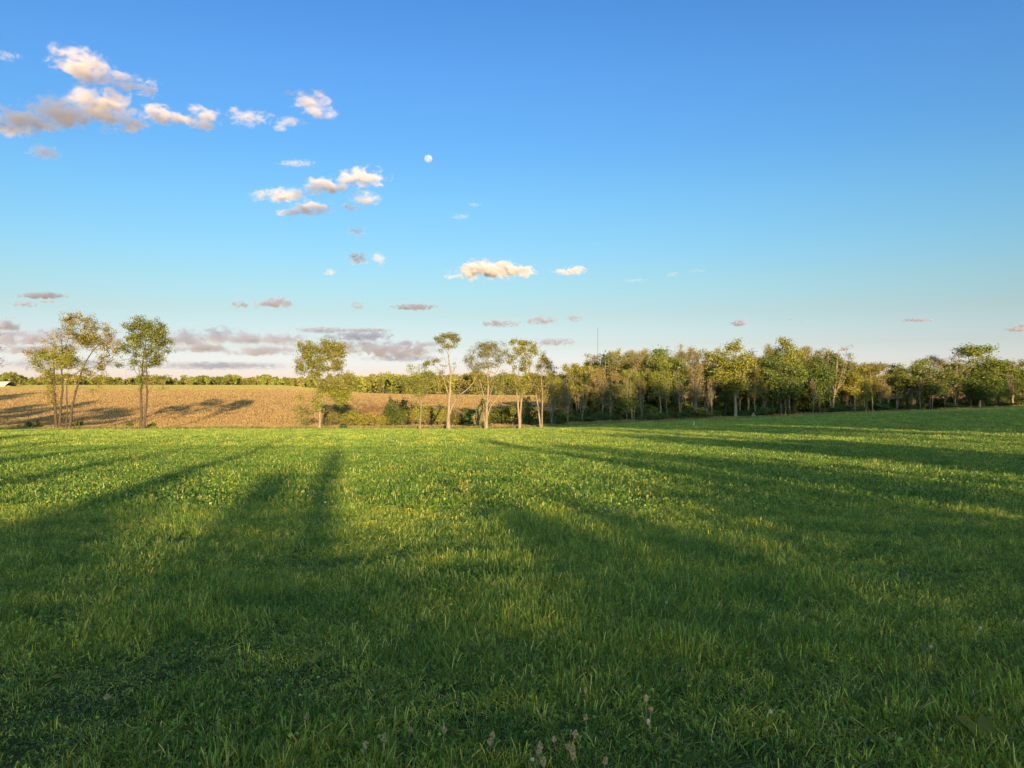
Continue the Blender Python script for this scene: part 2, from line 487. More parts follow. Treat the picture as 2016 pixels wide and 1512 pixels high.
hero('twin_stem_tree', 'full-crowned tree on two close straight stems beside the sparse four-stemmed one', 104, 281,
     [([(278, 842), (278, 800), (279, 760), (281, 720), (284, 690), (288, 665)], 0.31, 0.07),
      ([(284, 842), (288, 805), (292, 780), (293, 750), (296, 720), (298, 690)], 0.27, 0.07),
      ([(279, 770), (276, 740), (274, 715), (270, 690)], 0.10, 0.04), ([(276, 745), (262, 722), (246, 718), (232, 722)], 0.06, 0.02),
      ([(289, 778), (300, 758), (312, 748)], 0.07, 0.03), ([(284, 690), (270, 670), (262, 650)], 0.06, 0.02), ([(298, 690), (312, 672), (322, 660)], 0.06, 0.02)],
     [(275, 640, 22, 20, 1.7), (302, 652, 26, 22, 2.0), (268, 665, 18, 16, 1.4), (318, 678, 18, 20, 1.2), (285, 685, 34, 26, 1.0), (246, 712, 20, 12, .5),
      (318, 742, 16, 6, .7), (262, 690, 14, 22, .5), (325, 765, 10, 6, .3), (300, 705, 26, 14, .7), (285, 722, 28, 10, .5), (316, 705, 14, 14, .6), (268, 708, 14, 14, .5)],
     1300, 12, leaf=10, lsize=0.095, lspread=0.24, lmat='olive', bark=M_bark_dark, twig=0.009, group=G_ROW,
     lmat2=('yellow', lambda C, rs: rs.rand(len(C)) < 0.35))
hero('open_tree', 'crooked open-crowned tree in front of the tan hillside, with a dead low limb', 106, 629,
     [([(629, 844), (630, 825), (629, 808), (636, 792), (634, 780), (628, 765), (618, 750), (612, 735), (618, 715)], 0.34, 0.06),
      ([(630, 810), (622, 802), (613, 797), (600, 796)], 0.12, 0.05), ([(631, 800), (640, 788), (652, 783), (662, 790)], 0.16, 0.05),
      ([(634, 782), (642, 765), (643, 740), (644, 720)], 0.10, 0.04), ([(634, 765), (630, 748), (628, 735)], 0.08, 0.03), ([(643, 750), (655, 748), (668, 746)], 0.05, 0.02)],
     [(600, 692, 18, 20, 1.0), (592, 718, 18, 20, .7), (620, 710, 24, 26, 1.1), (645, 690, 26, 20, 1.4), (668, 690, 16, 16, 1.2), (662, 715, 20, 16, 1.0), (640, 730, 24, 14, .9),
      (655, 770, 26, 14, 2.6), (680, 762, 20, 16, 2.4), (672, 783, 18, 12, 2.2), (586, 783, 12, 5, .6), (612, 685, 10, 12, .8), (690, 745, 10, 14, .8), (655, 678, 12, 8, .8)],
     1200, 13, leaf=16, lsize=0.105, lspread=0.30, lmat='yellow', bark=M_bark_pale, group=G_ROW,
     lmat2=('olive', lambda C, rs: (C[:, 2] > 5.5) & (rs.rand(len(C)) < 0.7)))
hero('small_tree', 'short slim yellow-green tree next to the tall forked one', 104, 826,
     [([(826, 846), (828, 825), (829, 800), (829, 790)], 0.22, 0.11), ([(829, 792), (836, 780), (842, 765), (846, 745)], 0.09, 0.03),
      ([(829, 792), (822, 775), (824, 755), (820, 735)], 0.09, 0.03), ([(830, 790), (831, 765), (834, 740)], 0.07, 0.03)],
     [(812, 745, 20, 18, 1.0), (835, 742, 22, 16, 1.2), (850, 752, 14, 16, .8), (828, 770, 22, 14, .8), (815, 725, 14, 7, .35), (832, 722, 12, 6, .3)],
     650, 14, leaf=8, lsize=0.085, lspread=0.25, lmat='yellow', bark=M_bark, group=G_ROW)
hero('tall_forked_tree', 'tall nearly leafless tree with a small topknot and a long bare limb reaching right', 104, 883,
     [([(883, 845), (883, 815), (884, 790), (887, 765), (887, 735), (884, 710), (882, 695)], 0.46, 0.09),
      ([(885, 790), (882, 772), (874, 750), (869, 734), (862, 725), (848, 716)], 0.16, 0.04),
      ([(886, 815), (891, 800), (898, 786), (905, 776), (920, 767), (930, 755), (941, 736)], 0.20, 0.05),
      ([(899, 784), (902, 770), (908, 752)], 0.09, 0.04), ([(891, 800), (887, 790)], 0.06, 0.04), ([(884, 790), (878, 772), (868, 769), (855, 773)], 0.05, 0.015),
      ([(884, 700), (878, 690), (866, 672)], 0.06, 0.02), ([(882, 697), (884, 675), (886, 664)], 0.06, 0.02), ([(883, 702), (892, 685), (898, 672)], 0.05, 0.02),
      ([(882, 715), (872, 702), (867, 692)], 0.04, 0.015), ([(886, 735), (894, 728), (897, 715)], 0.035, 0.01)],
     [(868, 668, 12, 8, 1.0), (885, 664, 13, 8, 1.2), (896, 672, 8, 9, .7), (840, 712, 9, 7, .7), (858, 712, 8, 8, .5), (880, 680, 14, 8, .5), (870, 728, 10, 10, .25),
      (893, 722, 5, 12, .12), (941, 738, 8, 8, .15), (866, 690, 6, 6, .2)],
     420, 15, leaf=9, lsize=0.08, lspread=0.2, lmat='green', bark=M_bark_pale, twig=0.010, group=G_ROW,
     lmat2=('olive', lambda C, rs: rs.rand(len(C)) < 0.6))
hero('vase_shaped_tree', 'wide vase-shaped tree of many fanning pale limbs and thin dusty leaves', 105, 957,
     [([(957, 844), (958, 825), (958, 805), (958, 792), (962, 770), (960, 745), (962, 715), (958, 695)], 0.42, 0.05),
      ([(957, 795), (952, 775), (946, 755), (940, 735), (935, 712)], 0.16, 0.04), ([(955, 840), (952, 820), (953, 800), (950, 790)], 0.15, 0.07),
      ([(960, 795), (966, 775), (972, 755), (975, 735)], 0.14, 0.04), ([(960, 820), (964, 803), (975, 788), (988, 778), (1000, 772)], 0.17, 0.04),
      ([(966, 800), (980, 782), (990, 768), (992, 745)], 0.10, 0.03), ([(975, 735), (985, 720), (990, 700), (985, 690)], 0.09, 0.02),
      ([(960, 745), (968, 725), (972, 700)], 0.07, 0.02), ([(940, 735), (928, 718), (922, 700)], 0.06, 0.02), ([(958, 806), (948, 802), (944, 808)], 0.05, 0.02)],
     [(928, 705, 14, 20, .9), (945, 690, 20, 17, 1.3), (965, 692, 18, 20, 1.2), (985, 695, 16, 18, .8), (935, 725, 18, 12, .8), (955, 715, 24, 16, 1.0),
      (990, 712, 14, 20, .7), (960, 680, 16, 8, 1.0), (990, 742, 14, 14, .5), (995, 762, 20, 12, .8), (970, 755, 22, 14, .6), (945, 748, 16, 14, .5), (920, 712, 8, 8, .7)],
     1250, 16, leaf=7, lsize=0.07, lspread=0.22, lmat='olive', bark=M_bark_pale, twig=0.009, group=G_ROW)
hero('clumped_tree', 'tree with bright clumped leaves on two pale stems that cross low down', 106, 1022,
     [([(1023, 843), (1022, 820), (1020, 790), (1016, 765), (1013, 740), (1010, 722), (1002, 710)], 0.30, 0.05),
      ([(1023, 843), (1025, 815), (1026, 790), (1029, 768), (1035, 750), (1041, 732), (1045, 715)], 0.28, 0.05),
      ([(1016, 765), (1020, 745), (1024, 715), (1022, 690)], 0.09, 0.03), ([(1038, 742), (1048, 722), (1056, 705)], 0.05, 0.012), ([(1030, 762), (1040, 745), (1052, 728), (1054, 712)], 0.05, 0.012),
      ([(1024, 715), (1034, 695), (1040, 685)], 0.05, 0.02), ([(1022, 700), (1012, 685), (1006, 678)], 0.05, 0.02), ([(1041, 732), (1043, 705), (1052, 690)], 0.06, 0.02)],
     [(1008, 676, 9, 8, 1.0), (1030, 677, 14, 9, 1.5), (1052, 688, 10, 9, 1.3), (1028, 700, 12, 14, .8), (1036, 715, 10, 12, 1.0), (1008, 700, 9, 12, .7), (1012, 716, 9, 9, .7), (1030, 728, 12, 8, 1.0),
      (1044, 696, 8, 10, .8), (1018, 690, 9, 9, .7), (1046, 676, 8, 6, .7), (1028, 770, 6, 12, .4), (1022, 758, 16, 14, .9), (1036, 745, 14, 12, .9), (1012, 745, 12, 14, .7), (1000, 712, 5, 6, .4)],
     900, 17, leaf=9, lsize=0.085, lspread=0.2, lmat='green', bark=M_bark_pale, twig=0.009, group=G_ROW,
     lmat2=('yellow', lambda C, rs: rs.rand(len(C)) < 0.6))
hero('leaning_twin_tree', 'thin leaning twin-stemmed tree at the mouth of the dark wood', 108, 1065,
     [([(1064, 842), (1061, 815), (1057, 790), (1054, 765), (1051, 755)], 0.22, 0.08), ([(1067, 842), (1067, 815), (1068, 785), (1066, 755), (1064, 735), (1066, 715)], 0.20, 0.05),
      ([(1068, 790), (1078, 775), (1084, 750), (1090, 735)], 0.07, 0.03), ([(1052, 760), (1046, 745), (1044, 728)], 0.05, 0.02), ([(1066, 740), (1062, 720), (1058, 708)], 0.04, 0.015),
      ([(1066, 740), (1074, 725), (1082, 712), (1086, 700)], 0.05, 0.015)],
     [(1070, 708, 10, 14, 1.0), (1066, 724, 12, 10, .7), (1082, 722, 7, 16, .25), (1050, 745, 14, 12, 1.0), (1066, 752, 14, 14, .8), (1070, 780, 12, 12, .7), (1058, 768, 12, 14, .7), (1088, 730, 8, 12, .3)],
     620, 18, leaf=9, lsize=0.085, lspread=0.22, lmat='olive', bark=M_bark_pale, twig=0.009, group=G_ROW)
hero('bare_tree', 'bare-twigged tree mostly past the picture edge, only its branch tips reaching in', 100, -70,
     [([(-70, 842), (-68, 800), (-62, 760), (-50, 720), (-35, 680)], 0.36, 0.08), ([(-60, 755), (-35, 735), (-12, 722), (12, 716)], 0.10, 0.02),
      ([(-45, 705), (-25, 680), (-5, 655)], 0.08, 0.02), ([(-35, 735), (-15, 735), (5, 738)], 0.05, 0.012)],
     [(-45, 680, 40, 40, 1.0), (2, 712, 20, 14, .7), (-8, 655, 14, 24, .5), (2, 732, 12, 6, .3)],
     500, 19, leaf=0, bark=M_bark_dark, twig=0.010)

# ------------------------------------------------------------------ wood on the right: prototypes, then copies
def proto(kind, h, seed):
    """tree of nominal height h; returns root with parts trunk, crown (hidden away at first use it is moved)"""
    rs = np.random.RandomState(seed)
    root = empty('woodland_tree', (0, 0, 0))
    tr = 0.013 * h * rs.uniform(0.8, 1.2)
    lean = rs.uniform(-0.05, 0.05, 2) * h
    forkh = h * {'leafy': 0.42, 'sparse': 0.5, 'bare': 0.35, 'dark': 0.25, 'bud': 0.33, 'poplar': 0.6}[kind]
    top = np.array([lean[0], lean[1], h * 0.9])
    cw = h * {'leafy': 0.20, 'sparse': 0.19, 'bare': 0.20, 'dark': 0.21, 'bud': 0.20, 'poplar': 0.13}[kind]
    limbs = [([(0, 0, 0), (lean[0] * .1 + rs.normal(0, .1), lean[1] * .1, forkh * .5), (lean[0] * .4, lean[1] * .4, forkh), tuple(top * [0.8, 0.8, 0.85]), tuple(top)], tr, 0.03)]
    if seed % 2 or kind == 'bud':   # several stems from the ground
        for q in range(rs.randint(1, 3)):
            a = rs.uniform(0, 6.28); e1 = np.array([math.cos(a), math.sin(a), 0]) * cw * rs.uniform(.5, .95)
            limbs.append(([(e1[0] * .08, e1[1] * .08, 0), tuple(e1 * .35 + [0, 0, h * .3]), tuple(e1 * .8 + [0, 0, h * .62]), tuple(e1 + [0, 0, h * rs.uniform(.72, .9)])], tr * .7, 0.025))
    nf = rs.randint(6, 10)
    blobs = []
    for i in range(nf):
        a = i / nf * 6.283 * 2 + rs.uniform(-.6, .6)
        z0 = forkh * rs.uniform(0.65, 1.35); z1 = h * rs.uniform(0.5, 0.95)
        rr = cw * rs.uniform(0.35, 1.15) * (1.1 - 0.5 * max(0, z1 / h - .7) / .3)
        p0 = np.array([lean[0] * .4 * z0 / forkh, lean[1] * .4 * z0 / forkh, min(z0, z1 * .8)])
        p1 = np.array([math.cos(a) * rr + lean[0] * .7, math.sin(a) * rr + lean[1] * .7, z1])
        mid = p0 * .5 + p1 * .5 + np.array([math.cos(a) * rr * .15, math.sin(a) * rr * .15, -0.02 * h])
        limbs.append(([tuple(p0), tuple(mid), tuple(p1)], tr * 0.4, 0.025))
        br = cw * rs.uniform(0.26, 0.52)
        blobs.append((tuple(p1 + [0, 0, -0.01 * h]), (br, br, br * rs.uniform(0.8, 1.5)), 1.0 * (br / cw / .4) ** 2))
        blobs.append((tuple(mid + rs.normal(0, 0.3, 3)), (br, br, br * 1.2), 0.4))
    for q in range(3):
        blobs.append(((lean[0] + rs.normal(0, cw * .35), lean[1] + rs.normal(0, cw * .35), h * rs.uniform(.84, .95)), (cw * .25, cw * .25, h * 0.055), .3))
    blobs.append(((0, 0, h * 0.5), (cw * 0.75, cw * 0.75, h * 0.25), {'dark': 2.8, 'leafy': 1.6, 'bud': 2.2, 'poplar': 2, 'sparse': .8, 'bare': .8}[kind]))
    P = {'leafy': dict(npts=560, leaf=14, lsize=0.105, lspread=0.32, lmat='yellow', bark=M_bark),
         'poplar': dict(npts=420, leaf=9, lsize=0.12, lspread=0.3, lmat='green', bark=M_bark_dark),
         'sparse': dict(npts=620, leaf=8, lsize=0.088, lspread=0.30, lmat='olive', bark=M_bark),
         'bare': dict(npts=650, leaf=0, bark=M_bark_pale, twig=0.013),
         'dark': dict(npts=600, leaf=16, lsize=0.115, lspread=0.38, lmat='green', bark=M_bark_dark),
         'bud': dict(npts=760, leaf=6, lsize=0.08, lspread=0.28, lmat='bud', bark=M_bark, twig=0.013)}[kind]
    build_tree('woodland_tree', limbs, blobs, parent=root, seed=seed + 5, **P)
    h *= 1.0
    root['h'] = h; root['w'] = cw
    return root

PROTO = {k: [proto(k, h, s) for h, s in v] for k, v in {
    'leafy': [(12, 201), (11, 202), (12, 203), (11, 204)], 'sparse': [(12, 211), (12, 212), (12, 213), (12, 214)], 'bare': [(12, 221), (11, 222)],
    'dark': [(9, 231), (8, 232)], 'bud': [(11, 241), (12, 242), (12, 243), (11, 244)], 'poplar': [(12, 251)]}.items()}
used = set()
def place(kind, vi, x, y, h, wid=None, rz=0.0, name='woodland_tree'):
    src = PROTO[kind][vi % len(PROTO[kind])]
    if src.name in used:
        r = src.copy(); COL.objects.link(r)
        for ch in src.children:
            c = ch.copy(); COL.objects.link(c); c.parent = r
    else:
        r = src; used.add(src.name)
    r.location = (x, y, gz(x, y) - 0.08)
    s = h / src['h']; w = s if wid is None else wid / (2.0 * src['w'])
    w = min(max(w, 0.6 * s), 2.0 * s)
    r.scale = (w, w, s); r.rotation_euler = (0, 0, rz)
    r.name = name
    return r

# (photo column, photo row of the top, kind, crown width in photo px, depth behind the meadow edge)
WOOD = [
 (1100, 722, 'bud', 30, 8), (1112, 745, 'dark', 50, 6), (1137, 712, 'bud', 34, 16), (1152, 728, 'bud', 26, 24), (1165, 748, 'leafy', 34, 14),
 (1190, 693, 'bud', 60, 16), (1214, 762, 'dark', 42, 6), (1238, 697, 'bud', 50, 22), (1272, 672, 'poplar', 46, 16), (1297, 690, 'leafy', 40, 10),
 (1290, 712, 'dark', 58, 5), (1328, 690, 'sparse', 40, 12), (1356, 683, 'sparse', 34, 18), (1342, 722, 'leafy', 40, 6), (1388, 683, 'sparse', 44, 10),
 (1409, 692, 'bud', 30, 20), (1448, 679, 'leafy', 60, 4), (1480, 700, 'bud', 30, 18), (1508, 669, 'sparse', 46, 6), (1530, 682, 'sparse', 36, 14),
 (1554, 675, 'leafy', 40, 10), (1538, 706, 'dark', 50, 4), (1580, 680, 'leafy', 44, 8), (1600, 684, 'bud', 36, 14), (1614, 669, 'bare', 40, 10),
 (1640, 682, 'bare', 44, 8), (1652, 700, 'sparse', 44, 12), (1682, 722, 'leafy', 40, 6), (1703, 712, 'poplar', 30, 16), (1718, 718, 'sparse', 34, 6),
 (1744, 714, 'poplar', 26, 14), (1765, 729, 'leafy', 40, 8), (1797, 715, 'leafy', 44, 10), (1834, 703, 'bud', 42, 14), (1832, 722, 'dark', 54, 3),
 (1864, 708, 'bud', 36, 10), (1880, 697, 'bare', 34, 6), (1905, 706, 'bare', 30, 12), (1928, 682, 'leafy', 72, 5), (1935, 735, 'dark', 56, 3),
 (1968, 738, 'dark', 44, 5), (1976, 704, 'bare', 36, 10), (1994, 722, 'leafy', 44, 8), (2008, 704, 'sparse', 34, 12), (2035, 715, 'leafy', 50, 6), (2065, 700, 'sparse', 50, 8),
]
LOOK = {'bud': ('budding russet tree', 'budding russet trees'), 'dark': ('low dense dark green tree', 'low dark green trees'), 'leafy': ('full yellow-green tree', 'full yellow-green trees'),
        'poplar': ('narrow green-topped tree', 'narrow green-topped trees'), 'sparse': ('tall open-crowned olive tree', 'open-crowned olive trees'), 'bare': ('leafless pale-limbed tree', 'leafless pale-limbed trees')}
NAMEK = {'bud': 'budding_tree', 'dark': 'dense_green_tree', 'leafy': 'leafy_tree', 'poplar': 'narrow_tree', 'sparse': 'open_crowned_tree', 'bare': 'leafless_tree'}
ORD = 'first second third fourth fifth sixth seventh eighth ninth tenth eleventh twelfth thirteenth'.split()
cntk = {}
rw = random.Random(4)
for i, (px, py, kind, wpx, dep) in enumerate(WOOD):
    t = (px - CX) / F
    Y = 120.0
    for _ in range(12): Y = float(Yedge(t * Y)) + dep
    x = t * Y; z = gz(x, Y)
    h = (CAMZ + (HY - py) / F * Y - z) * 1.05
    c = cntk.get(kind, 0); cntk[kind] = c + 1
    o = place(kind, c + (i % 2), x, Y, h, wpx / F * Y * 1.45, rw.uniform(0, 6.28), NAMEK[kind])
    near = 'at the wood\'s left end' if px < 1400 else ('mid-wood' if px < 1680 else 'toward the wood\'s right end')
    tag(o, f"{LOOK[kind][0]} {near}, {ORD[c]} of its kind", 'tree', 'trees of the wood along the meadow')

# interior of the wood
rw2 = random.Random(9)
INT = []
for k in range(120):
    px = 1085 + (2110 - 1085) * (k + rw2.random()) / 120
    dep = rw2.uniform(5, 34)
    t = (px - CX) / F; Y = 120.0
    for _ in range(12): Y = float(Yedge(t * Y)) + dep
    x = t * Y
    top = np.interp(px, [1080, 1180, 1250, 1640, 1680, 1780, 1850, 2100], [742, 706, 693, 690, 722, 736, 720, 716]) + rw2.uniform(-10, 16) + max(0, 12 - dep) * 3.0
    h = CAMZ + (HY - top) / F * Y - gz(x, Y)
    kind = rw2.choice(['leafy', 'bud', 'dark', 'sparse', 'dark', 'leafy', 'bud', 'bare'])
    if 1768 < px < 1850: continue
    o = place(kind, k, x, Y, h, None, rw2.uniform(0, 6.28), 'woodland_tree')
    tag(o, 'dim crowded tree filling the inside of the wood behind its front trunks', 'tree', 'trees inside the wood')

# slender saplings along the front of the wood
rw4 = random.Random(31)
for k in range(34):
    px = 1085 + (2060 - 1085) * (k + rw4.random()) / 34
    dep = rw4.uniform(2, 9); t = (px - CX) / F; Y = 120.0
    for _ in range(12): Y = float(Yedge(t * Y)) + dep
    x = t * Y; h = CAMZ + (HY - rw4.uniform(722, 765)) / F * Y - gz(x, Y)
    o = place('bare', k, x, Y, h, h * .22, rw4.uniform(0, 6.28), 'bare_sapling')
    tag(o, 'slender bare pale-stemmed sapling at the front of the wood', 'tree', 'bare saplings fronting the wood')

# ------------------------------------------------------------------ shrubs and brush
G_BR = 'brush in the dip below the hillside'
def shrub(name, label, px, ytop, wpx, Y, mat, seed, npts=260, leaf=10, lsize=0.10, bark=None, group=None, cat='shrub', stems=7):
    npts = int(npts * 1.5); wpx *= 1.25 if group == G_BR else 1.0
    x = (px - CX) / F * Y; z = gz(x, Y) - 0.04
    h = CAMZ + (HY - ytop) / F * Y - z; w = wpx / F * Y / 2
    rs = np.random.RandomState(seed)
    root = empty(name, (x, Y, z))
    limbs = [([(0, 0, 0), (0, 0, h * .3), (rs.normal(0, .1), 0, h * .75)], 0.05, 0.02)]
    blobs = []
    for i in range(stems):
        a = rs.uniform(0, 6.28); r_ = w * rs.uniform(0.3, 0.8)
        limbs.append(([(rs.normal(0, .15), rs.normal(0, .15), 0.02), (math.cos(a) * r_ * .5, math.sin(a) * r_ * .5, h * .4), (math.cos(a) * r_, math.sin(a) * r_, h * rs.uniform(.6, .95))], 0.035, 0.012))
        blobs.append(((math.cos(a) * r_ * .8, math.sin(a) * r_ * .8, h * rs.uniform(.3, .75)), (w * .45, w * .45, h * .25), 1))
    blobs.append(((0, 0, h * .55), (w * .75, w * .75, h * .42), 2))
    build_tree(name, limbs, blobs, npts, leaf=leaf, lsize=lsize, lspread=0.16, lmat=mat, bark=bark or M_bark, parent=root, seed=seed,
               parts=('stems', 'foliage'), seg=0.4, twig=0.008, flare=False)
    tag(root, label, cat, group)
    return root
def cedar(name, label, px, ytop, wpx, Y, seed, mat='dark'):
    x = (px - CX) / F * Y; z = gz(x, Y) - 0.04
    h = CAMZ + (HY - ytop) / F * Y - z; w = wpx / F * Y / 2
    rs = np.random.RandomState(seed)
    root = empty(name, (x, Y, z))
    limbs = [([(0, 0, 0), (0, 0, h * .5), (0, 0, h * .97)], 0.11, 0.02)]
    blobs = []
    for i in range(34):
        f = (i + .5) / 34; a = i * 2.4; rr = w * (1 - f) ** 0.8 * rs.uniform(.7, 1.1); zz = h * (0.08 + 0.86 * f)
        limbs.append(([(0, 0, zz + 0.1), (math.cos(a) * rr * .5, math.sin(a) * rr * .5, zz + 0.02), (math.cos(a) * rr, math.sin(a) * rr, zz - 0.12 * rr)], 0.025, 0.008))
        blobs.append(((math.cos(a) * rr * .65, math.sin(a) * rr * .65, zz), (rr * .5 + .1, rr * .5 + .1, 0.16), rr + .1))
    build_tree(name, limbs, blobs, 500, leaf=12, lsize=0.075, lspread=0.10, lmat=mat, bark=M_bark_dark, parent=root, seed=seed, seg=0.4, twig=0.007, flare=False)
    tag(root, label, 'conifer')
shrub('shrub', 'pale yellow-green shrub behind the crooked open tree', 598, 790, 40, 122, 'yellow', 301, 200, 5, 0.08, M_bark_pale, G_BR)
shrub('shrub', 'grey-green rounded shrub just right of the crooked tree trunk', 652, 792, 44, 124, 'olive', 302, 300, 8, 0.08, M_bark, G_BR)
shrub('shrub', 'low bright green shrub at the foot of the red thicket', 684, 800, 36, 121, 'yellow', 303, 260, 10, 0.09, M_bark, G_BR)
shrub('thicket', 'reddish bare-stemmed thicket between the crooked tree and the dark cedar', 712, 779, 60, 126, 'red', 304, 520, 3, 0.06, M_bark_pale, G_BR, 'thicket', 14)
shrub('thicket', 'tan twiggy thicket touching the dark cedar on its left side', 742, 780, 46, 127, 'red', 305, 460, 3, 0.06, M_bark_pale, G_BR, 'thicket', 14)
shrub('shrub', 'golden low shrub growing under the twiggy thicket', 728, 812, 80, 122, 'yellow', 306, 300, 9, 0.09, M_bark, G_BR)
cedar('cedar', 'dark bushy cedar standing alone among the pale thickets', 768, 778, 44, 124, 307, 'green')
shrub('shrub', 'mid-green shrub between the dark cedar and the small slim tree', 792, 786, 34, 125, 'green', 308, 320, 9, 0.09, M_bark, G_BR)
shrub('shrub', 'narrow yellow-green sapling right behind the small slim tree', 812, 784, 26, 124, 'yellow', 309, 240, 9, 0.08, M_bark, G_BR)
shrub('shrub', 'tawny twiggy shrub between the small tree and the tall forked tree', 848, 798, 44, 126, 'bud', 310, 320, 6, 0.07, M_bark_pale, G_BR)
shrub('shrub', 'green leafy shrub hard against the tall forked tree', 868, 785, 26, 124, 'yellow', 311, 240, 8, 0.08, M_bark, G_BR)
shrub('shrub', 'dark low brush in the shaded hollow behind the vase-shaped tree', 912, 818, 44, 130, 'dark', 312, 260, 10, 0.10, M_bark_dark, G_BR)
cedar('spruce', 'dark spruce half hidden behind the vase-shaped tree', 950, 782, 62, 122, 313)
shrub('blossoming_shrub', 'small cream-blossomed shrub left of the vase-shaped tree foot', 941, 802, 26, 112, 'pale', 314, 240, 7, 0.06, M_bark_pale, None)
shrub('shrub', 'dim green shrub filling the gap right of the dark spruce', 990, 800, 46, 134, 'green', 315, 260, 9, 0.10, M_bark_dark, G_BR)
shrub('shrub', 'dim leafy shrub between the clumped tree and the twin tree', 1042, 778, 40, 128, 'dark', 316, 320, 12, 0.11, M_bark_dark, G_BR)
shrub('shrub', 'dark green shrub left of the clumped tree stems', 1010, 795, 34, 132, 'green', 317, 260, 9, 0.10, M_bark_dark, G_BR)
shrub('shrub', 'broad yellow-green bush filling in left of the tall forked tree', 838, 792, 44, 127, 'yellow', 318, 320, 9, 0.09, M_bark, G_BR)
shrub('shrub', 'olive bush spreading between the reddish thickets and the field', 690, 788, 60, 129, 'olive', 319, 360, 9, 0.09, M_bark, G_BR)
shrub('shrub', 'dull olive bush behind the tall forked tree trunk', 892, 800, 40, 128, 'olive', 320, 300, 9, 0.09, M_bark, G_BR)
shrub('shrub', 'tawny brush heaped behind the dark cedar', 775, 784, 60, 131, 'bud', 321, 380, 6, 0.08, M_bark_pale, G_BR)
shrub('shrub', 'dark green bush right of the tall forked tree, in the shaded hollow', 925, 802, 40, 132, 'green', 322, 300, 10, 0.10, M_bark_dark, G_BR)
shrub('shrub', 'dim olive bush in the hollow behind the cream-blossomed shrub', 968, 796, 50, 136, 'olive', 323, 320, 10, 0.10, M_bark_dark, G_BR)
# understory along the wood's front: one prototype shrub each, copied
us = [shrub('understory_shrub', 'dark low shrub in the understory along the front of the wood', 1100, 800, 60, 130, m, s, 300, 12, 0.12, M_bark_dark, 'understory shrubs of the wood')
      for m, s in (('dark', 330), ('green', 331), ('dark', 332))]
rw3 = random.Random(12)
for k in range(150):
    src = us[k % 3]
    if k < 3: r = src
    else:
        r = src.copy(); COL.objects.link(r)
        for ch in src.children:
            c = ch.copy(); COL.objects.link(c); c.parent = r
    px = 1075 + (2090 - 1075) * (k + rw3.random() * 0.8) / 150 if k % 3 else 1078 + rw3.random() * (640 if k % 2 else 1000)
    t = (px - CX) / F; Y = 120.0; dep = (rw3.uniform(9, 15) if k % 2 else rw3.uniform(14, 30)) if k % 3 else rw3.uniform(3.5, 8)
    for _ in range(12): Y = float(Yedge(t * Y)) + dep
    r.location = (t * Y, Y, gz(t * Y, Y) - 0.05); s = rw3.uniform(0.55, 1.0) * (1.35 if dep > 16 and px < 1740 else 1) * (rw3.uniform(.4, .75) if dep < 8.5 else 1); r.scale = (s * 1.25, s * 1.25, s * rw3.uniform(.6, 1.0) * (0.8 if px > 1740 else 1.15))
    r.rotation_euler = (0, 0, rw3.uniform(0, 6.28))

# ------------------------------------------------------------------ far woods (one mass), mast, barn
def far_wood(name, label, segs, n, seed, mats, leaf=420, ls=0.55):
    rs = np.random.RandomState(seed)
    Vs = []; Fs = []; rn = []; mi = []; off = 0
    for k in range(n):
        px0, px1, Y0, Y1, t0, t1 = segs[rs.choice(len(segs), p=[s[6] for s in segs])][:6]
        px = rs.uniform(px0, px1); Y = rs.uniform(Y0, Y1)
        x = (px - CX) / F * Y; zb = gz(x, Y)
        f = (px - px0) / (px1 - px0)
        tp = t0 + (t1 - t0) * f + 9.0 * (vnoise(np.array(px * 0.035), np.array(seed * 1.0)) - .45) + rs.uniform(-2.5, 5) - (5 if rs.rand() < .05 else 0)
        h = max(7.0, CAMZ + (HY - tp) / F * Y - zb)
        nb = rs.randint(3, 7); m = leaf
        w = h * rs.uniform(.22, .36)
        c = np.stack([rs.normal(0, w * .5, nb), rs.normal(0, w * .5, nb), h * rs.uniform(.45, .82, nb)], 1)
        c[0] = (0, 0, h * .8)
        ix = rs.randint(0, nb, m)
        u = rs.normal(size=(m, 3)); u /= np.linalg.norm(u, axis=1)[:, None]
        C = c[ix] + u * (w * .62) * (rs.rand(m) ** .4)[:, None]
        low = rs.rand(m) < 0.25; C[low, 2] *= rs.rand(low.sum())
        C[:, 2] = np.clip(C[:, 2], 0.2, h)
        V, Fc = leaf_quads(rs, C + np.array([x, Y, zb]), ls, 0.8)
        Vs.append(V); Fs.append(Fc + off); off += len(V)
        rn.append(np.clip(rs.rand() * .6 + rs.rand(m) * .4, 0, 1)); mi.append(np.full(m, rs.choice(len(mats), p=[.45, .3, .25])))
        # a few trunks
        if rs.rand() < .5:
            A = np.array([[x, Y, zb], [x + rs.normal(0, .3), Y, zb + h * .7]]); tv, tf = tubes(A, np.array([-1, 0]), np.array([.18, .08]), 4)
            Vs.append(tv); Fs.append(tf + off); off += len(tv); rn.append(np.full(len(tf), .9)); mi.append(np.full(len(tf), 2))
    o = mesh_obj(name, np.concatenate(Vs), [np.concatenate(Fs)], None, attrs={'rnd': ('FACE', np.concatenate(rn))}, mats=[M_leaf[m] for m in mats], mi=np.concatenate(mi))
    return tag(o, label, 'woods', None, 'stuff')
far_wood('distant_woods', 'long low line of distant woods beyond the tan field', [(-150, 230, 560, 760, 738, 742, .34), (230, 640, 560, 760, 742, 740, .36), (600, 1250, 700, 900, 738, 736, .3)], 460, 71, ['yellow', 'olive', 'bud'], 300, 0.7)
far_wood('middle_woods', 'olive woods on the low rise behind the row of trees', [(690, 800, 345, 430, 744, 737, .2), (780, 1150, 345, 430, 735, 737, .6), (1150, 1500, 345, 430, 737, 725, .2)], 190, 72, ['olive', 'yellow', 'bud'], 620, 0.36)
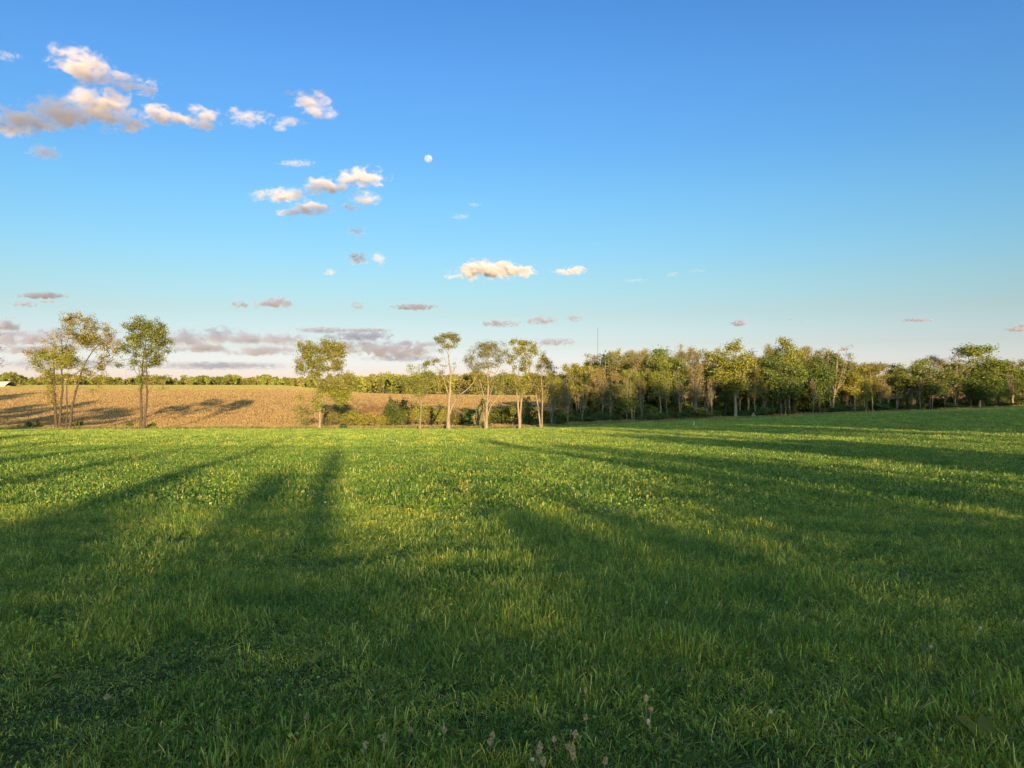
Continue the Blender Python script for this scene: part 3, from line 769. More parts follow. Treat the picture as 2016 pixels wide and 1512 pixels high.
far_wood('woods_behind', 'hazy far woods seen past the right end of the wood', [(1500, 2200, 420, 560, 738, 738, 1.0)], 90, 73, ['olive', 'bud', 'yellow'], 300, 0.5)

def box(x0, x1, y0, y1, z0, z1):
    v = np.array([(x, y, z) for z in (z0, z1) for y in (y0, y1) for x in (x0, x1)], float)
    f = np.array([(0, 2, 3, 1), (4, 5, 7, 6), (0, 1, 5, 4), (2, 6, 7, 3), (0, 4, 6, 2), (1, 3, 7, 5)])
    return v, f
def join(parts):
    V = []; Fq = []; o = 0
    for v, f in parts:
        V.append(v); Fq.append(f + o); o += len(v)
    return np.concatenate(V), [np.concatenate(Fq)]
def plain(name, col, rough=0.6, metal=0.0):
    m, n, l = new_mat(name)
    tc = n.new('ShaderNodeTexCoord'); f = noise(n, l, tc.outputs['Object'], 3.0, 4)
    r = ramp(n, [(0.3, tuple(c * .85 for c in col)), (0.7, tuple(min(1, c * 1.1) for c in col))]); l.new(f, r.inputs[0])
    p = n.new('ShaderNodeBsdfPrincipled'); l.new(r.outputs[0], p.inputs['Base Color']); p.inputs['Roughness'].default_value = rough; p.inputs['Metallic'].default_value = metal
    o = n.new('ShaderNodeOutputMaterial'); l.new(p.outputs[0], o.inputs[0])
    return m
M_white = plain('white_metal_sheet', (0.40, 0.385, 0.36)); M_wall = plain('barn_wall', (0.35, 0.3, 0.26)); M_steel = plain('mast_steel', (0.07, 0.065, 0.07), 0.5)
def barn(name, label, px, pyroof, wpx, Y, roofh=3.0, wallh=3.0):
    x = (px - CX) / F * Y; ztop = CAMZ - (pyroof - HY) / F * Y
    w = wpx / F * Y; d = 9.0; zb = gz(x, Y); root = empty(name, (x, Y, zb))
    zt_ = max(ztop - zb, roofh + .8); ze = zt_ - roofh
    mesh_obj('wall', *join([box(-w / 2, w / 2, -d / 2, d / 2, 0, ze)]), M_wall, root)
    o = 0.5
    v = np.array([(-w / 2 - o, -d / 2 - o, ze - .2), (w / 2 + o, -d / 2 - o, ze - .2), (w / 2 + o, 0, zt_), (-w / 2 - o, 0, zt_), (w / 2 + o, d / 2 + o, ze - .2), (-w / 2 - o, d / 2 + o, ze - .2),
                  (-w / 2 - o, -d / 2 - o, ze), (w / 2 + o, -d / 2 - o, ze), (w / 2 + o, 0, zt_ + .2), (-w / 2 - o, 0, zt_ + .2), (w / 2 + o, d / 2 + o, ze), (-w / 2 - o, d / 2 + o, ze)])
    f = np.array([(6, 7, 8, 9), (9, 8, 10, 11), (0, 3, 2, 1), (3, 5, 4, 2), (0, 1, 7, 6), (4, 5, 11, 10), (0, 6, 9, 3), (3, 9, 11, 5), (1, 2, 8, 7), (2, 4, 10, 8)])
    mesh_obj('roof', v, [f], M_white, root)
    dv = join([box(-1.6, 1.6, -d / 2 - .06, -d / 2 - .003, 0, ze * .85)])
    mesh_obj('door', *dv, M_white, root)
    tag(root, label, 'barn')
barn('barn', 'long low barn with a pale metal roof at the left end of the far treeline', 4, 753.0, 30, 400, 2.2, 2.0)
def mast(name, label, px, py0, Y, w):
    x = (px - CX) / F * Y; zb = gz(x, Y); h = CAMZ + (HY - py0) / F * Y - zb
    root = empty(name, (x, Y, zb))
    parts = []
    for sx, sy in ((-1, -.58), (1, -.58), (0, 1.15)):
        parts.append(tubes(np.array([[sx * w, sy * w, 0], [sx * w, sy * w, h]]), np.array([-1, 0]), np.array([w * .35, w * .35]), 4))
    nb = int(h / 6)
    for i in range(nb):
        z0, z1 = h * i / nb, h * (i + 1) / nb
        for (a, b) in (((-1, -.58), (1, -.58)), ((1, -.58), (0, 1.15)), ((0, 1.15), (-1, -.58))):
            parts.append(tubes(np.array([[a[0] * w, a[1] * w, z0], [b[0] * w, b[1] * w, z1]]), np.array([-1, 0]), np.array([w * .15, w * .15]), 3))
    mesh_obj('lattice_frame', *join(parts), M_steel, root)
    mesh_obj('top_antenna', *join([tubes(np.array([[0, 0, h], [0, 0, h * 1.03]]), np.array([-1, 0]), np.array([w * .25, w * .25]), 5)]), M_steel, root)
    tag(root, label, 'radio mast')
mast('radio_mast', 'tall thin guyed radio mast rising beyond the trees left of the wood', 1177, 645, 1500, 0.38)
mast('radio_mast', 'faint distant mast standing between the four-stemmed and two-stemmed trees', 248, 722, 1500, 0.25)


# ------------------------------------------------------------------ corn stubble on the hillside (stuff)
def m_stub():
    m, n, l = new_mat('stubble_stalk')
    a = n.new('ShaderNodeAttribute'); a.attribute_name = 'rnd'
    r = ramp(n, [(0, (0.098, 0.068, 0.034)), (0.5, (0.140, 0.102, 0.050)), (1, (0.205, 0.158, 0.085))]); l.new(a.outputs['Fac'], r.inputs[0])
    leaf_shader(n, l, r.outputs[0], 0.15, 0.8, 0.1)
    return m
def stubble():
    rs = np.random.RandomState(44); n = 560000
    t = rs.uniform(-0.72, 0.72, n); Y = 104 + 352 * rs.rand(n) ** 1.25; X = t * Y
    Y = np.round((Y + 0.06 * X) / 1.5) * 1.5 - 0.06 * X + rs.normal(0, .10, n)
    e = Y - Yedge(X)
    keep = (e > 1.0) & (Y < 318) & ~((X > 8) & (Y < 200) & (rs.rand(n) < .7))
    keep &= (vnoise(X * .12, Y * .3) + .5 * rs.rand(n)) > .38
    X, Y = X[keep], Y[keep]; n = len(X); Z = zt(X, Y)
    h = rs.uniform(.07, .24, n) * (1 + Y / 500); w = rs.uniform(.02, .07, n) * (1 + Y / 300); a = rs.uniform(-.9, .9, n); lx = rs.normal(0, .08, n)
    dx, dy = np.cos(a) * w, np.sin(a) * w
    V = np.stack([np.stack([X - dx, Y - dy, Z - .02], 1), np.stack([X + dx, Y + dy, Z - .02], 1), np.stack([X + dx * .6 + lx, Y + dy * .6, Z + h], 1), np.stack([X - dx * .6 + lx, Y - dy * .6, Z + h], 1)], 1).reshape(-1, 3)
    o = mesh_obj('crop_stubble', V, [np.arange(n * 4).reshape(-1, 4)], m_stub(), attrs={'rnd': ('FACE', rs.rand(n))})
    tag(o, 'dry tan crop stubble in rows over the hillside', None, None, 'stuff')
stubble()
def strip():
    rs = np.random.RandomState(45); n = 120000
    t = rs.uniform(-0.75, -0.2, n); Y = rs.uniform(338, 462, n); X = t * Y; Z = zt(X, Y)
    h = rs.uniform(.1, .5, n); w = rs.uniform(.08, .2, n)
    V = np.stack([np.stack([X - w, Y, Z - .02], 1), np.stack([X + w, Y, Z - .02], 1), np.stack([X + w * .6, Y, Z + h], 1), np.stack([X - w * .6, Y, Z + h], 1)], 1).reshape(-1, 3)
    o = mesh_obj('far_grass', V, [np.arange(n * 4).reshape(-1, 4)], leaf_mat('far_grass_blade', [(0, (.10, .095, .028)), (.5, (.155, .135, .045)), (1, (.22, .185, .075))]), attrs={'rnd': ('FACE', rs.rand(n))})
    tag(o, 'pale yellow-green grass strip beyond the tan hillside', None, None, 'stuff')
strip()
def edge_grass():
    rs = np.random.RandomState(46); n = 60000
    X = rs.uniform(-85, 110, n); e = rs.normal(0.6, 1.1, n); Y = Yedge(X) + e; Z = zt(X, Y)
    cl = vnoise(X * .7, Y * .4); keep = cl + rs.rand(n) * .4 > .5; X, Y, Z, cl = X[keep], Y[keep], Z[keep], cl[keep]; n = len(X)
    h = rs.uniform(.08, .42, n) * (.5 + cl) * np.where(X > 20, .7, 1); w = rs.uniform(.012, .04, n); lx = rs.normal(0, .1, n); a = rs.uniform(-1.2, 1.2, n); dx, dy = w * np.cos(a), w * np.sin(a)
    V = np.stack([np.stack([X - dx, Y - dy, Z - .02], 1), np.stack([X + dx, Y + dy, Z - .02], 1), np.stack([X + dx * .4 + lx, Y, Z + h], 1), np.stack([X - dx * .4 + lx, Y, Z + h], 1)], 1).reshape(-1, 3)
    o = mesh_obj('rough_grass', V, [np.arange(n * 4).reshape(-1, 4)], leaf_mat('rough_grass_blade', [(0, (.05, .08, .02)), (.4, (.09, .11, .03)), (.6, (.15, .12, .05)), (1, (.26, .19, .10))]), attrs={'rnd': ('FACE', np.clip(rs.rand(n) * .7 + .4 * (cl - .3), 0, 1))})
    tag(o, 'rough dry grass and weeds along the far edge of the meadow', None, None, 'stuff')
edge_grass()

# ------------------------------------------------------------------ trees and hedge behind the viewer (they shade the near meadow)
SA, CA = math.sin(R(SUN_AZ)), math.cos(R(SUN_AZ))
def behind(u, D): return (u * CA + D * SA, u * SA - D * CA)
def back_tree(kind, vi, u, D, htop, wid, label, grp=None):
    x, y = behind(u, D)
    o = place(kind, vi, x, y, htop - gz(x, y), wid, (u * 7.3) % 6.28, 'shade_tree')
    if D == 40 and u < 30: w_ = wid / (3.0 * o['w']); o.scale = (w_, w_, o.scale[2])
    tag(o, label, 'tree', grp)
G_B = 'trees behind the viewer'
for i, (k, u, ht, w) in enumerate([('leafy', -36, 13.5, 6), ('dark', -29, 9.5, 3.5), ('sparse', -23.5, 11.5, 4.0), ('leafy', -17.0, 9.6, 2.4), ('dark', -11.3, 9.4, 1.5), ('dark', -14.2, 8.6, 1.0), ('dark', -7.6, 8.8, .8), ('leafy', -4.1, 9.3, 1.1),
                             ('dark', -0.55, 8.8, 0.8), ('leafy', 9.0, 9.2, 2.4), ('dark', 11.3, 8.6, 2.2), ('bud', 6.3, 6.7, 1.6), ('leafy', 12.6, 8.0, 1.6), ('dark', 21.5, 9.6, 3.0), ('dark', 19.3, 10.2, 4.4), ('leafy', 23.8, 11.0, 4.6), ('bare', 27, 11.5, 4)]):
    back_tree(k, i, u, 40, ht, w, 'mid-height tree standing behind the viewer', G_B)
rb = random.Random(8)
for i in range(30):
    u = 31 + i * 3.4; D = 40 + (i % 3) * 5
    back_tree('leafy', i, u + rb.uniform(-1, 1), D, 20.3 + rb.uniform(-1.5, 1.5) + (D - 40) * .12, 8.5, 'tall canopy tree of the tree line behind the viewer', 'tall tree line behind the viewer')
for i, (u, s_, ht, w) in enumerate([(-66, 78, 13.5, 9), (-74, 84, 12.0, 8), (-50, 40, 15.0, 8), (-57, 44, 14, 7), (-100, 100, 20.0, 12), (-44, 30, 13.0, 5)]):
    back_tree('leafy', i, u, -s_, ht, w, 'broad leafy tree past the meadow side, outside the view', 'side trees outside the view')
def hedge():
    rs = np.random.RandomState(6); n = 150000
    u = rs.uniform(-60, 75, n); D = 40 + rs.normal(0, .8, n)
    x = u * CA + D * SA; y = u * SA - D * CA; zg_ = zt(x, y)
    top = 6.05 + 0.8 * (vnoise(u * .7, u * 0 + 2) - .45) + 0.8 * (vnoise(u * 3.1, u * 0 + 7) - .5) - 0.05 * np.exp(-((u - 4.2) / 3) ** 4) - 0.6 * np.exp(-((u + 8.5) / 4.2) ** 4)
    top = np.maximum(top - .15, np.where(u > .5, 5.84, 5.98))
    z = zg_ + (top - .35 - zg_) * rs.rand(n) ** .9
    fuzz = rs.rand(n) < .10; kc = 170; uc = rs.uniform(-60, 75, kc); zc = 5.6 + np.abs(rs.normal(0, .42, kc)); ic = rs.randint(0, kc, n)
    uc = np.where((uc > .8) & (uc < 7.8) & (np.arange(kc) % 3 > 0), uc + 60, uc)
    u = np.where(fuzz, uc[ic] + rs.normal(0, .25, n), u); x = u * CA + D * SA; y = u * SA - D * CA
    z = np.where(fuzz, zc[ic] + rs.normal(0, .22, n), z)
    V, f = leaf_quads(rs, np.stack([x, y, z], 1), 0.13, .8)
    o = mesh_obj('hedge', V, [f], M_leaf['dark'], attrs={'rnd': ('FACE', rs.rand(n))})
    tag(o, 'tall overgrown hedge crossing behind the viewer', 'hedge')
hedge()


# ------------------------------------------------------------------ moon and clouds
def moon():
    D = 60000.0; r = 8.1 / F * D; x, y, z = at(843, 313, D)
    import bmesh
    bm = bmesh.new(); bmesh.ops.create_uvsphere(bm, u_segments=48, v_segments=24, radius=r)
    me = bpy.data.meshes.new('moon'); bm.to_mesh(me); bm.free()
    for p in me.polygons: p.use_smooth = True
    m, n, l = new_mat('moon_rock_air_light')
    tc = n.new('ShaderNodeTexCoord'); f = noise(n, l, tc.outputs['Object'], 1.5 / r, 3)
    rr = ramp(n, [(0.42, (0.045, 0.05, 0.055)), (0.56, (0.10, 0.105, 0.11))]); l.new(f, rr.inputs[0])
    p = n.new('ShaderNodeBsdfDiffuse'); l.new(rr.outputs[0], p.inputs[0])
    e = n.new('ShaderNodeEmission'); e.inputs[0].default_value = (0.07, 0.14, 0.20, 1); e.inputs[1].default_value = 1.0  # emission stands in for skylit air in front of the moon
    ad = n.new('ShaderNodeAddShader'); l.new(p.outputs[0], ad.inputs[0]); l.new(e.outputs[0], ad.inputs[1])
    o = n.new('ShaderNodeOutputMaterial'); l.new(ad.outputs[0], o.inputs[0])
    me.materials.append(m)
    ob = bpy.data.objects.new('moon', me); ob.location = (x, y, z); COL.objects.link(ob)
    tag(ob, 'nearly full pale moon in the blue sky', 'moon')
moon()

CLOUDS = [  # label, thickness factor, puffs (photo column, row, half width, half height)
 ('heaped cream-topped cloud, highest of the cluster in the upper left', 1.0, [(155, 124, 48, 26), (190, 148, 60, 13)]),
 ('grey wisp trailing right of the highest heaped cloud', 0.5, [(250, 166, 55, 13), (292, 178, 24, 12)]),
 ('biggest grey-bellied cloud with a sunlit crown, running off the left edge', 1.0, [(185, 206, 76, 26), (118, 222, 80, 24), (40, 240, 75, 24), (235, 240, 50, 18)]),
 ('small bright cloud touching the right end of the biggest grey-bellied cloud', 0.8, [(308, 225, 36, 17), (340, 230, 28, 10)]),
 ('upright cream puff right of the two joined upper clouds', 0.8, [(402, 232, 28, 20), (380, 240, 24, 12)]),
 ('thin torn cream cloud between the upright puff and the hooked cloud', 0.5, [(490, 232, 42, 14), (462, 220, 14, 9)]),
 ('hooked cream cloud with a pointed right tip', 0.6, [(612, 200, 36, 18), (635, 222, 44, 11), (572, 240, 30, 8), (548, 252, 16, 7), (575, 182, 16, 7)]),
 ('lone small slate-grey cloud beneath the biggest cloud', 0.5, [(88, 300, 32, 14)]),
 ('faint grey smudge at the left edge above the cloud cluster', 0.25, [(14, 110, 24, 9)]),
 ('thin rosy streak above the three-part cloud below the moon', 0.3, [(585, 322, 38, 6)]),
 ('long cream-topped cloud left of and below the moon', 1.0, [(712, 350, 46, 17), (645, 366, 40, 15), (560, 384, 60, 12)]),
 ('grey-bottomed cloud under the long cream-topped one', 0.8, [(614, 410, 40, 13), (575, 418, 35, 6)]),
 ('small cream cloud under the right end of the long cream-topped one', 0.7, [(718, 390, 28, 14), (690, 408, 28, 8)]),
 ('tiny slate cloud, upper of the two dark specks in mid sky', 0.5, [(702, 455, 17, 9)]),
 ('small dark slate cloud, lower of the two dark specks in mid sky', 0.9, [(703, 509, 20, 11)]),
 ('small pale wisp just right of the lower dark speck', 0.4, [(745, 510, 13, 13)]),
 ('solid cream cloud with a flat base in the middle of the sky', 1.6, [(965, 532, 66, 17), (930, 530, 28, 16), (1012, 533, 38, 12), (897, 545, 24, 6)]),
 ('slim cream streak right of the solid flat-based cloud', 0.7, [(1122, 535, 32, 6), (1138, 530, 16, 6)]),
 ('very faint wisp below the moon, the lower of two', 0.22, [(907, 427, 18, 6)]),
 ('very faint wisp below the moon, the upper of two', 0.2, [(935, 403, 14, 4)]),
 ('small pink puff left of the lower dark speck', 0.4, [(650, 536, 13, 6)]),
 ('long flat grey cloud above the four-stemmed tree', 0.9, [(85, 582, 48, 6)]),
 ('ragged grey streak under the long flat grey cloud', 0.6, [(48, 599, 26, 6), (90, 594, 18, 4)]),
 ('rosy puff at the left edge above the low bank', 1.0, [(14, 640, 22, 14)]),
 ('pink-grey puff above the hillside, larger of a near pair', 0.9, [(542, 597, 38, 11)]),
 ('small pink puff, lesser of a near pair above the hillside', 0.7, [(472, 600, 20, 8)]),
 ('tiny tilted pink puff over the crooked open tree', 0.5, [(703, 601, 14, 9)]),
 ('flat mauve cloud above the small slim tree', 1.0, [(817, 604, 44, 6)]),
 ('mauve streaky cloud above the vase-shaped tree', 0.8, [(985, 637, 40, 7), (1065, 631, 34, 8)]),
 ('small rosy wisp right of the mauve streaky cloud', 0.5, [(1131, 627, 18, 8)]),
 ('pink wispy cloud low above the leaning twin tree', 0.7, [(1092, 673, 42, 8)]),
 ('small bright lone cloud above the tall middle of the wood', 1.2, [(1455, 636, 17, 7)]),
 ('faint double wisp right of the small lone cloud', 0.35, [(1556, 629, 10, 4), (1580, 632, 8, 3)]),
 ('thin slanting grey streak above the low part of the wood', 0.6, [(1805, 630, 34, 4)]),
 ('blue-grey cloud at the right edge above the wood', 0.9, [(2000, 648, 24, 7), (2014, 643, 14, 7)]),
 ('faint broken wisps right of the slim cream streak', 0.22, [(1250, 552, 22, 3), (1325, 540, 14, 5), (1370, 532, 18, 4)]),
 ('pink-topped bank of cloud behind the twin-stemmed tree', 1.1, [(370, 668, 50, 20), (425, 660, 40, 17), (480, 664, 45, 15), (560, 668, 60, 14), (400, 686, 70, 9), (520, 690, 80, 10), (620, 682, 50, 9)]),
 ('long thin mauve streaks over the crooked open tree', 0.6, [(640, 650, 60, 6), (715, 650, 60, 4)]),
 ('layered pink and blue bank right of the crooked open tree', 1.1, [(710, 662, 70, 10), (700, 684, 70, 12), (780, 690, 85, 16), (810, 678, 60, 8)]),
 ('pink low bank behind the four-stemmed tree', 1.1, [(40, 668, 60, 16), (110, 662, 50, 16), (80, 688, 90, 9), (215, 668, 26, 16)]),
 ('pale low cloud band just over the far treeline', 0.45, [(120, 716, 130, 9), (420, 720, 150, 8), (800, 706, 90, 7)]),
]
def cloud_dist(px, py, alt=1100.0):
    if py < 330 and px < 680: return 3000.0
    if py < 430 and px < 800: return 4400.0
    return min(alt / max(HY - py, 30) * F, 26000.0)
def cloud(i, label, thick, puffs, alt=1100.0):
    cyy = sum(p[1] * p[2] for p in puffs) / sum(p[2] for p in puffs)
    D = cloud_dist(sum(p[0] * p[2] for p in puffs) / sum(p[2] for p in puffs), cyy)
    k = D / F
    cx = (min(p[0] - p[2] for p in puffs) + max(p[0] + p[2] for p in puffs)) / 2
    cyc = (min(p[1] - p[3] for p in puffs) + max(p[1] + p[3] for p in puffs)) / 2
    hw = (max(p[0] + p[2] for p in puffs) - cx) * 1.25; hh = (max(p[1] + p[3] for p in puffs) - cyc) * 1.45
    hm = max(p[3] for p in puffs) * k * 2
    dep = max(max(p[3] * 1.9 for p in puffs), 0.45 * max(p[2] for p in puffs))
    V, f = box(-hw * k, hw * k, -dep * k * 1.2, dep * k * 1.2, -hh * k, hh * k)
    m, n, l = new_mat('cloud_vapour')
    tc = n.new('ShaderNodeTexCoord'); P = tc.outputs['Object']
    acc = None
    for (px, py, rx, rz) in puffs:
        c = ((px - cx) * k, 0, -(py - cyc) * k); ry = max(rz * 1.9, 0.45 * rx)
        mp = mapping(n, l, P, (1 / (rx * k * 1.08), 1 / (ry * k), 1 / (rz * k * 1.12)), (-c[0] / (rx * k * 1.08), 0, -c[2] / (rz * k * 1.12)))
        ln = n.new('ShaderNodeVectorMath'); ln.operation = 'DOT_PRODUCT'; l.new(mp, ln.inputs[0]); l.new(mp, ln.inputs[1])
        if acc is None: acc = ln.outputs['Value']
        else:
            q = n.new('ShaderNodeMath'); q.operation = 'SMOOTH_MIN'; q.inputs[2].default_value = 0.25; l.new(acc, q.inputs[0]); l.new(ln.outputs['Value'], q.inputs[1]); acc = q.outputs[0]
    nz = n.new('ShaderNodeTexNoise'); nz.inputs['Scale'].default_value = 1.0; nz.inputs['Detail'].default_value = 6; nz.inputs['Roughness'].default_value = 0.6
    nz.inputs['Distortion'].default_value = 0.4
    l.new(mapping(n, l, P, (1.5 / hm, 1.8 / hm, 2.4 / hm), (i * 7.31, i * 3.7, i * 1.9)), nz.inputs['Vector'])
    a = n.new('ShaderNodeMath'); a.operation = 'MULTIPLY_ADD'; l.new(nz.outputs['Fac'], a.inputs[0]); a.inputs[1].default_value = 6.4; a.inputs[2].default_value = -2.4
    sb = n.new('ShaderNodeMath'); sb.operation = 'SUBTRACT'; l.new(a.outputs[0], sb.inputs[0]); l.new(acc, sb.inputs[1])
    mr = n.new('ShaderNodeMapRange'); mr.interpolation_type = 'SMOOTHSTEP'; mr.inputs['From Min'].default_value = 0.0; mr.inputs['From Max'].default_value = 1.5
    mr.inputs['To Max'].default_value = 4.2 * thick ** 1.7 / hm; l.new(sb.outputs[0], mr.inputs['Value'])
    v = n.new('ShaderNodeVolumePrincipled'); v.inputs['Color'].default_value = (0.66, 0.66, 0.74, 1); v.inputs['Anisotropy'].default_value = 0.0
    l.new(mr.outputs[0], v.inputs['Density'])
    o = n.new('ShaderNodeOutputMaterial'); l.new(v.outputs[0], o.inputs['Volume'])
    ob = mesh_obj('cloud', V, [f], m)
    ob.location = at(cx, cyc, D)
    ob.visible_shadow = True
    tag(ob, label, 'cloud')
for i, (lb, th, pf) in enumerate(CLOUDS): cloud(i, lb, th, pf)
def shade_cloud(px, py, rx, rz, i):
    """an added, unseen cloud up-sun of one in view, past the viewer's back: its shadow greys that cloud's belly"""
    D = cloud_dist(px, py); P = Vector(at(px, py, D)); k = D / F
    q = P + sv * ((D + 900.0) / (-sv.y))
    rs = np.random.RandomState(i); h = rz * k
    V, f = box(-rx * k * 1.3, rx * k * 1.3, -h * 3.6, h * 3.6, -h * 1.6, h * 1.6)
    m, n, l = new_mat('cloud_vapour'); tc = n.new('ShaderNodeTexCoord')
    mp = mapping(n, l, tc.outputs['Object'], (1 / (rx * k), 1 / (h * 3), 1 / h))
    ln = n.new('ShaderNodeVectorMath'); ln.operation = 'DOT_PRODUCT'; l.new(mp, ln.inputs[0]); l.new(mp, ln.inputs[1])
    nf = noise(n, l, mapping(n, l, tc.outputs['Object'], (1 / h, 1 / h, 1 / h)), 0.9, 4)
    a = n.new('ShaderNodeMath'); a.operation = 'MULTIPLY_ADD'; l.new(nf, a.inputs[0]); a.inputs[1].default_value = 1.4; l.new(ln.outputs['Value'], a.inputs[2])
    mr = n.new('ShaderNodeMapRange'); mr.inputs['From Min'].default_value = 1.75; mr.inputs['From Max'].default_value = 1.3; mr.inputs['To Max'].default_value = 5.0 / h; l.new(a.outputs[0], mr.inputs['Value'])
    v = n.new('ShaderNodeVolumePrincipled'); v.inputs['Color'].default_value = (0.86, 0.87, 0.89, 1); l.new(mr.outputs[0], v.inputs['Density'])
    o = n.new('ShaderNodeOutputMaterial'); l.new(v.outputs[0], o.inputs['Volume'])
    ob = mesh_obj('cloud', V, [f], m); ob.location = q  # blocker volume added out of view to grey the seen cloud
    tag(ob, 'added unseen cloud behind the viewer, shading a cloud in view', 'cloud', 'added shade clouds behind the viewer')
def veil():
    V, f = box(-30000, 30000, -3200, -1500, 2500, 6200)  # slab added out of view to weaken sunlight on the far clouds
    m, n, l = new_mat('dimming_veil_vapour'); v = n.new('ShaderNodeVolumePrincipled'); v.inputs['Color'].default_value = (0.7, 0.6, 0.55, 1); v.inputs['Density'].default_value = 0.00085
    o = n.new('ShaderNodeOutputMaterial'); l.new(v.outputs[0], o.inputs['Volume'])
    ob = mesh_obj('added_dimming_veil', V, [f], m); tag(ob, 'added unseen veil behind the viewer that dims the far clouds', None, None, 'stuff')
veil()
for i, c in enumerate([(60, 228, 110, 36), (195, 246, 95, 26), (180, 164, 90, 18), (265, 180, 60, 12), (322, 240, 40, 9), (400, 246, 30, 8), (88, 302, 36, 14), (650, 380, 70, 12), (700, 410, 45, 9), (612, 420, 60, 11), (702, 457, 20, 9), (703, 512, 24, 10), (30, 215, 50, 30), (610, 236, 40, 7), (460, 688, 140, 8), (745, 694, 120, 9), (80, 690, 130, 9), (85, 586, 55, 6), (2000, 652, 30, 6)]):
    shade_cloud(*c, i)


# ------------------------------------------------------------------ small things
def on_meadow(px, py, h=0.0):
    for Y in np.arange(2.0, 125, 0.02):
        X = (px - CX) / F * Y
        if CAMZ - (py - HY) / F * Y <= z_meadow(X, Y) + h: return X, Y, float(z_meadow(X, Y))
    return X, Y, gz(X, Y)
M_seed = plain('dry_seed', (0.24, 0.19, 0.10), 0.9); M_petal = plain('white_petal', (0.36, 0.35, 0.30), 0.7); M_stemg = plain('green_stem', (0.07, 0.11, 0.03), 0.7)
M_wood_old = plain('weathered_wood', (0.22, 0.17, 0.12), 0.9); M_post = plain('pale_stake', (0.5, 0.45, 0.36), 0.8)
def knob(rs, cx, cy, cz, rx, rz, nb=60, s=0.005):
    """a bristly head made of many small scales"""
    u = rs.normal(size=(nb, 3)); u /= np.linalg.norm(u, axis=1)[:, None]
    C = u * np.array([rx, rx, rz]) * rs.uniform(.75, 1.05, (nb, 1)) + np.array([cx, cy, cz])
    return leaf_quads(rs, C, s, .8)
def head(kind, name, label, px, py, hgt, rx, rz, seed, grp=None, cat='seed head'):
    rs = np.random.RandomState(seed); x, y, z = on_meadow(px, py, hgt)
    root = empty(name, (x, y, z))
    lx, ly = rs.normal(0, .02, 2)
    V, f = tubes(np.array([[0, 0, -.01], [lx * .4, ly * .4, hgt * .5], [lx, ly, hgt]]), np.array([-1, 0, 1]), np.array([.0016, .0014, .001]), 5)
    mesh_obj('stem', V, [f], M_stemg if kind == 'white' else M_seed, root)
    V, f = knob(rs, lx, ly, hgt + rz * .5, rx, rz, 90 if kind != 'white' else 50, .0055 if kind != 'white' else .005)
    mesh_obj('flower' if kind == 'white' else 'seed_cluster', V, [f], M_petal if kind == 'white' else M_seed, root)
    tag(root, label, cat, grp)
SH = [(609, 1412, .10, .010, .016), (212, 1372, .08, .014, .013), (725, 1467, .10, .009, .018), (760, 1462, .11, .009, .022), (872, 1440, .10, .010, .014), (963, 1455, .10, .010, .017), (985, 1463, .09, .012, .014),
      (1155, 1357, .10, .007, .013), (1157, 1418, .10, .009, .016), (1272, 1385, .11, .010, .016), (1279, 1404, .09, .010, .014), (1116, 1453, .11, .011, .018), (1097, 1463, .09, .009, .012), (1048, 1484, .11, .010, .020),
      (1078, 1486, .10, .008, .014), (1131, 1470, .08, .010, .012), (1139, 1488, .12, .011, .030), (1181, 1506, .11, .010, .014), (1066, 1505, .10, .011, .016), (800, 1437, .08, .008, .010)]
for i, a_ in enumerate(SH):
    head('dry', 'seed_head', 'dry tan seed head standing in the near grass', *a_, 700 + i, 'dry seed heads in the foreground grass')
for i, a_ in enumerate([(1289, 1434, .10, .006, .012), (1828, 1275, .09, .009, .010), (1321, 1187, .09, .009, .009), (1056, 1500, .10, .006, .007), (1520, 1404, .09, .008, .007), (1934, 1238, .10, .010, .010), (596, 968, .22, .02, .02), (624, 972, .20, .02, .02), (335, 903, .38, .05, .05), (640, 990, .14, .02, .012)]):
    head('white', 'clover_flower', 'small white flower head poking out of the meadow grass', *a_, 740 + i, 'white flower heads in the meadow', 'flower')
def dock(px, py, s, seed, label, nl=7):
    rs = np.random.RandomState(seed); x, y, z = on_meadow(px, py, .05); root = empty('dock_plant', (x, y, z)); Vs = []; Fs = []; off = 0
    for k in range(nl):
        a = rs.uniform(0, 6.28); L = s * rs.uniform(.6, 1.1); tilt = rs.uniform(.35, 1.1); w = L * .19; m = 8
        d = np.array([math.cos(a), math.sin(a), 0]); sd = np.array([-math.sin(a), math.cos(a), 0]); V = []
        for j in range(m):
            t = j / (m - 1); c = d * L * t * math.cos(tilt * (1 - .5 * t)) + np.array([0, 0, L * (math.sin(tilt) * t - .35 * t * t)])
            ww = w * math.sin(math.pi * min(1, t * .86 + .10)) ** .8
            V += [c - sd * ww + np.array([0, 0, ww * .35]), c, c + sd * ww + np.array([0, 0, ww * .35])]
        b = np.array([[3 * j, 3 * j + 1, 3 * j + 4, 3 * j + 3] for j in range(m - 1)] + [[3 * j + 1, 3 * j + 2, 3 * j + 5, 3 * j + 4] for j in range(m - 1)])
        Vs.append(np.array(V)); Fs.append(b + off); off += 3 * m
    mesh_obj('leaves', np.concatenate(Vs), [np.concatenate(Fs)], M_leaf['yellow'], root, attrs={'rnd': ('FACE', np.repeat(rs.uniform(.0, .4, nl), 14))}, smooth=True)
    tag(root, label, 'weed')
dock(1948, 1462, .19, 801, 'broad-leaved dock plant low in the grass by the lower right corner')
dock(1690, 1440, .11, 802, 'small broad-leaved weed in the grass left of the big dock plant', 5)
dock(612, 1300, .12, 803, 'pair of upright broad leaves in the left middle foreground', 4)
dock(560, 1500, .12, 804, 'dark broad-leaved weed at the bottom edge left of the seed heads', 6)
dock(90, 1330, .12, 805, 'broad-leaved weed by the left edge in the deep shade', 5)
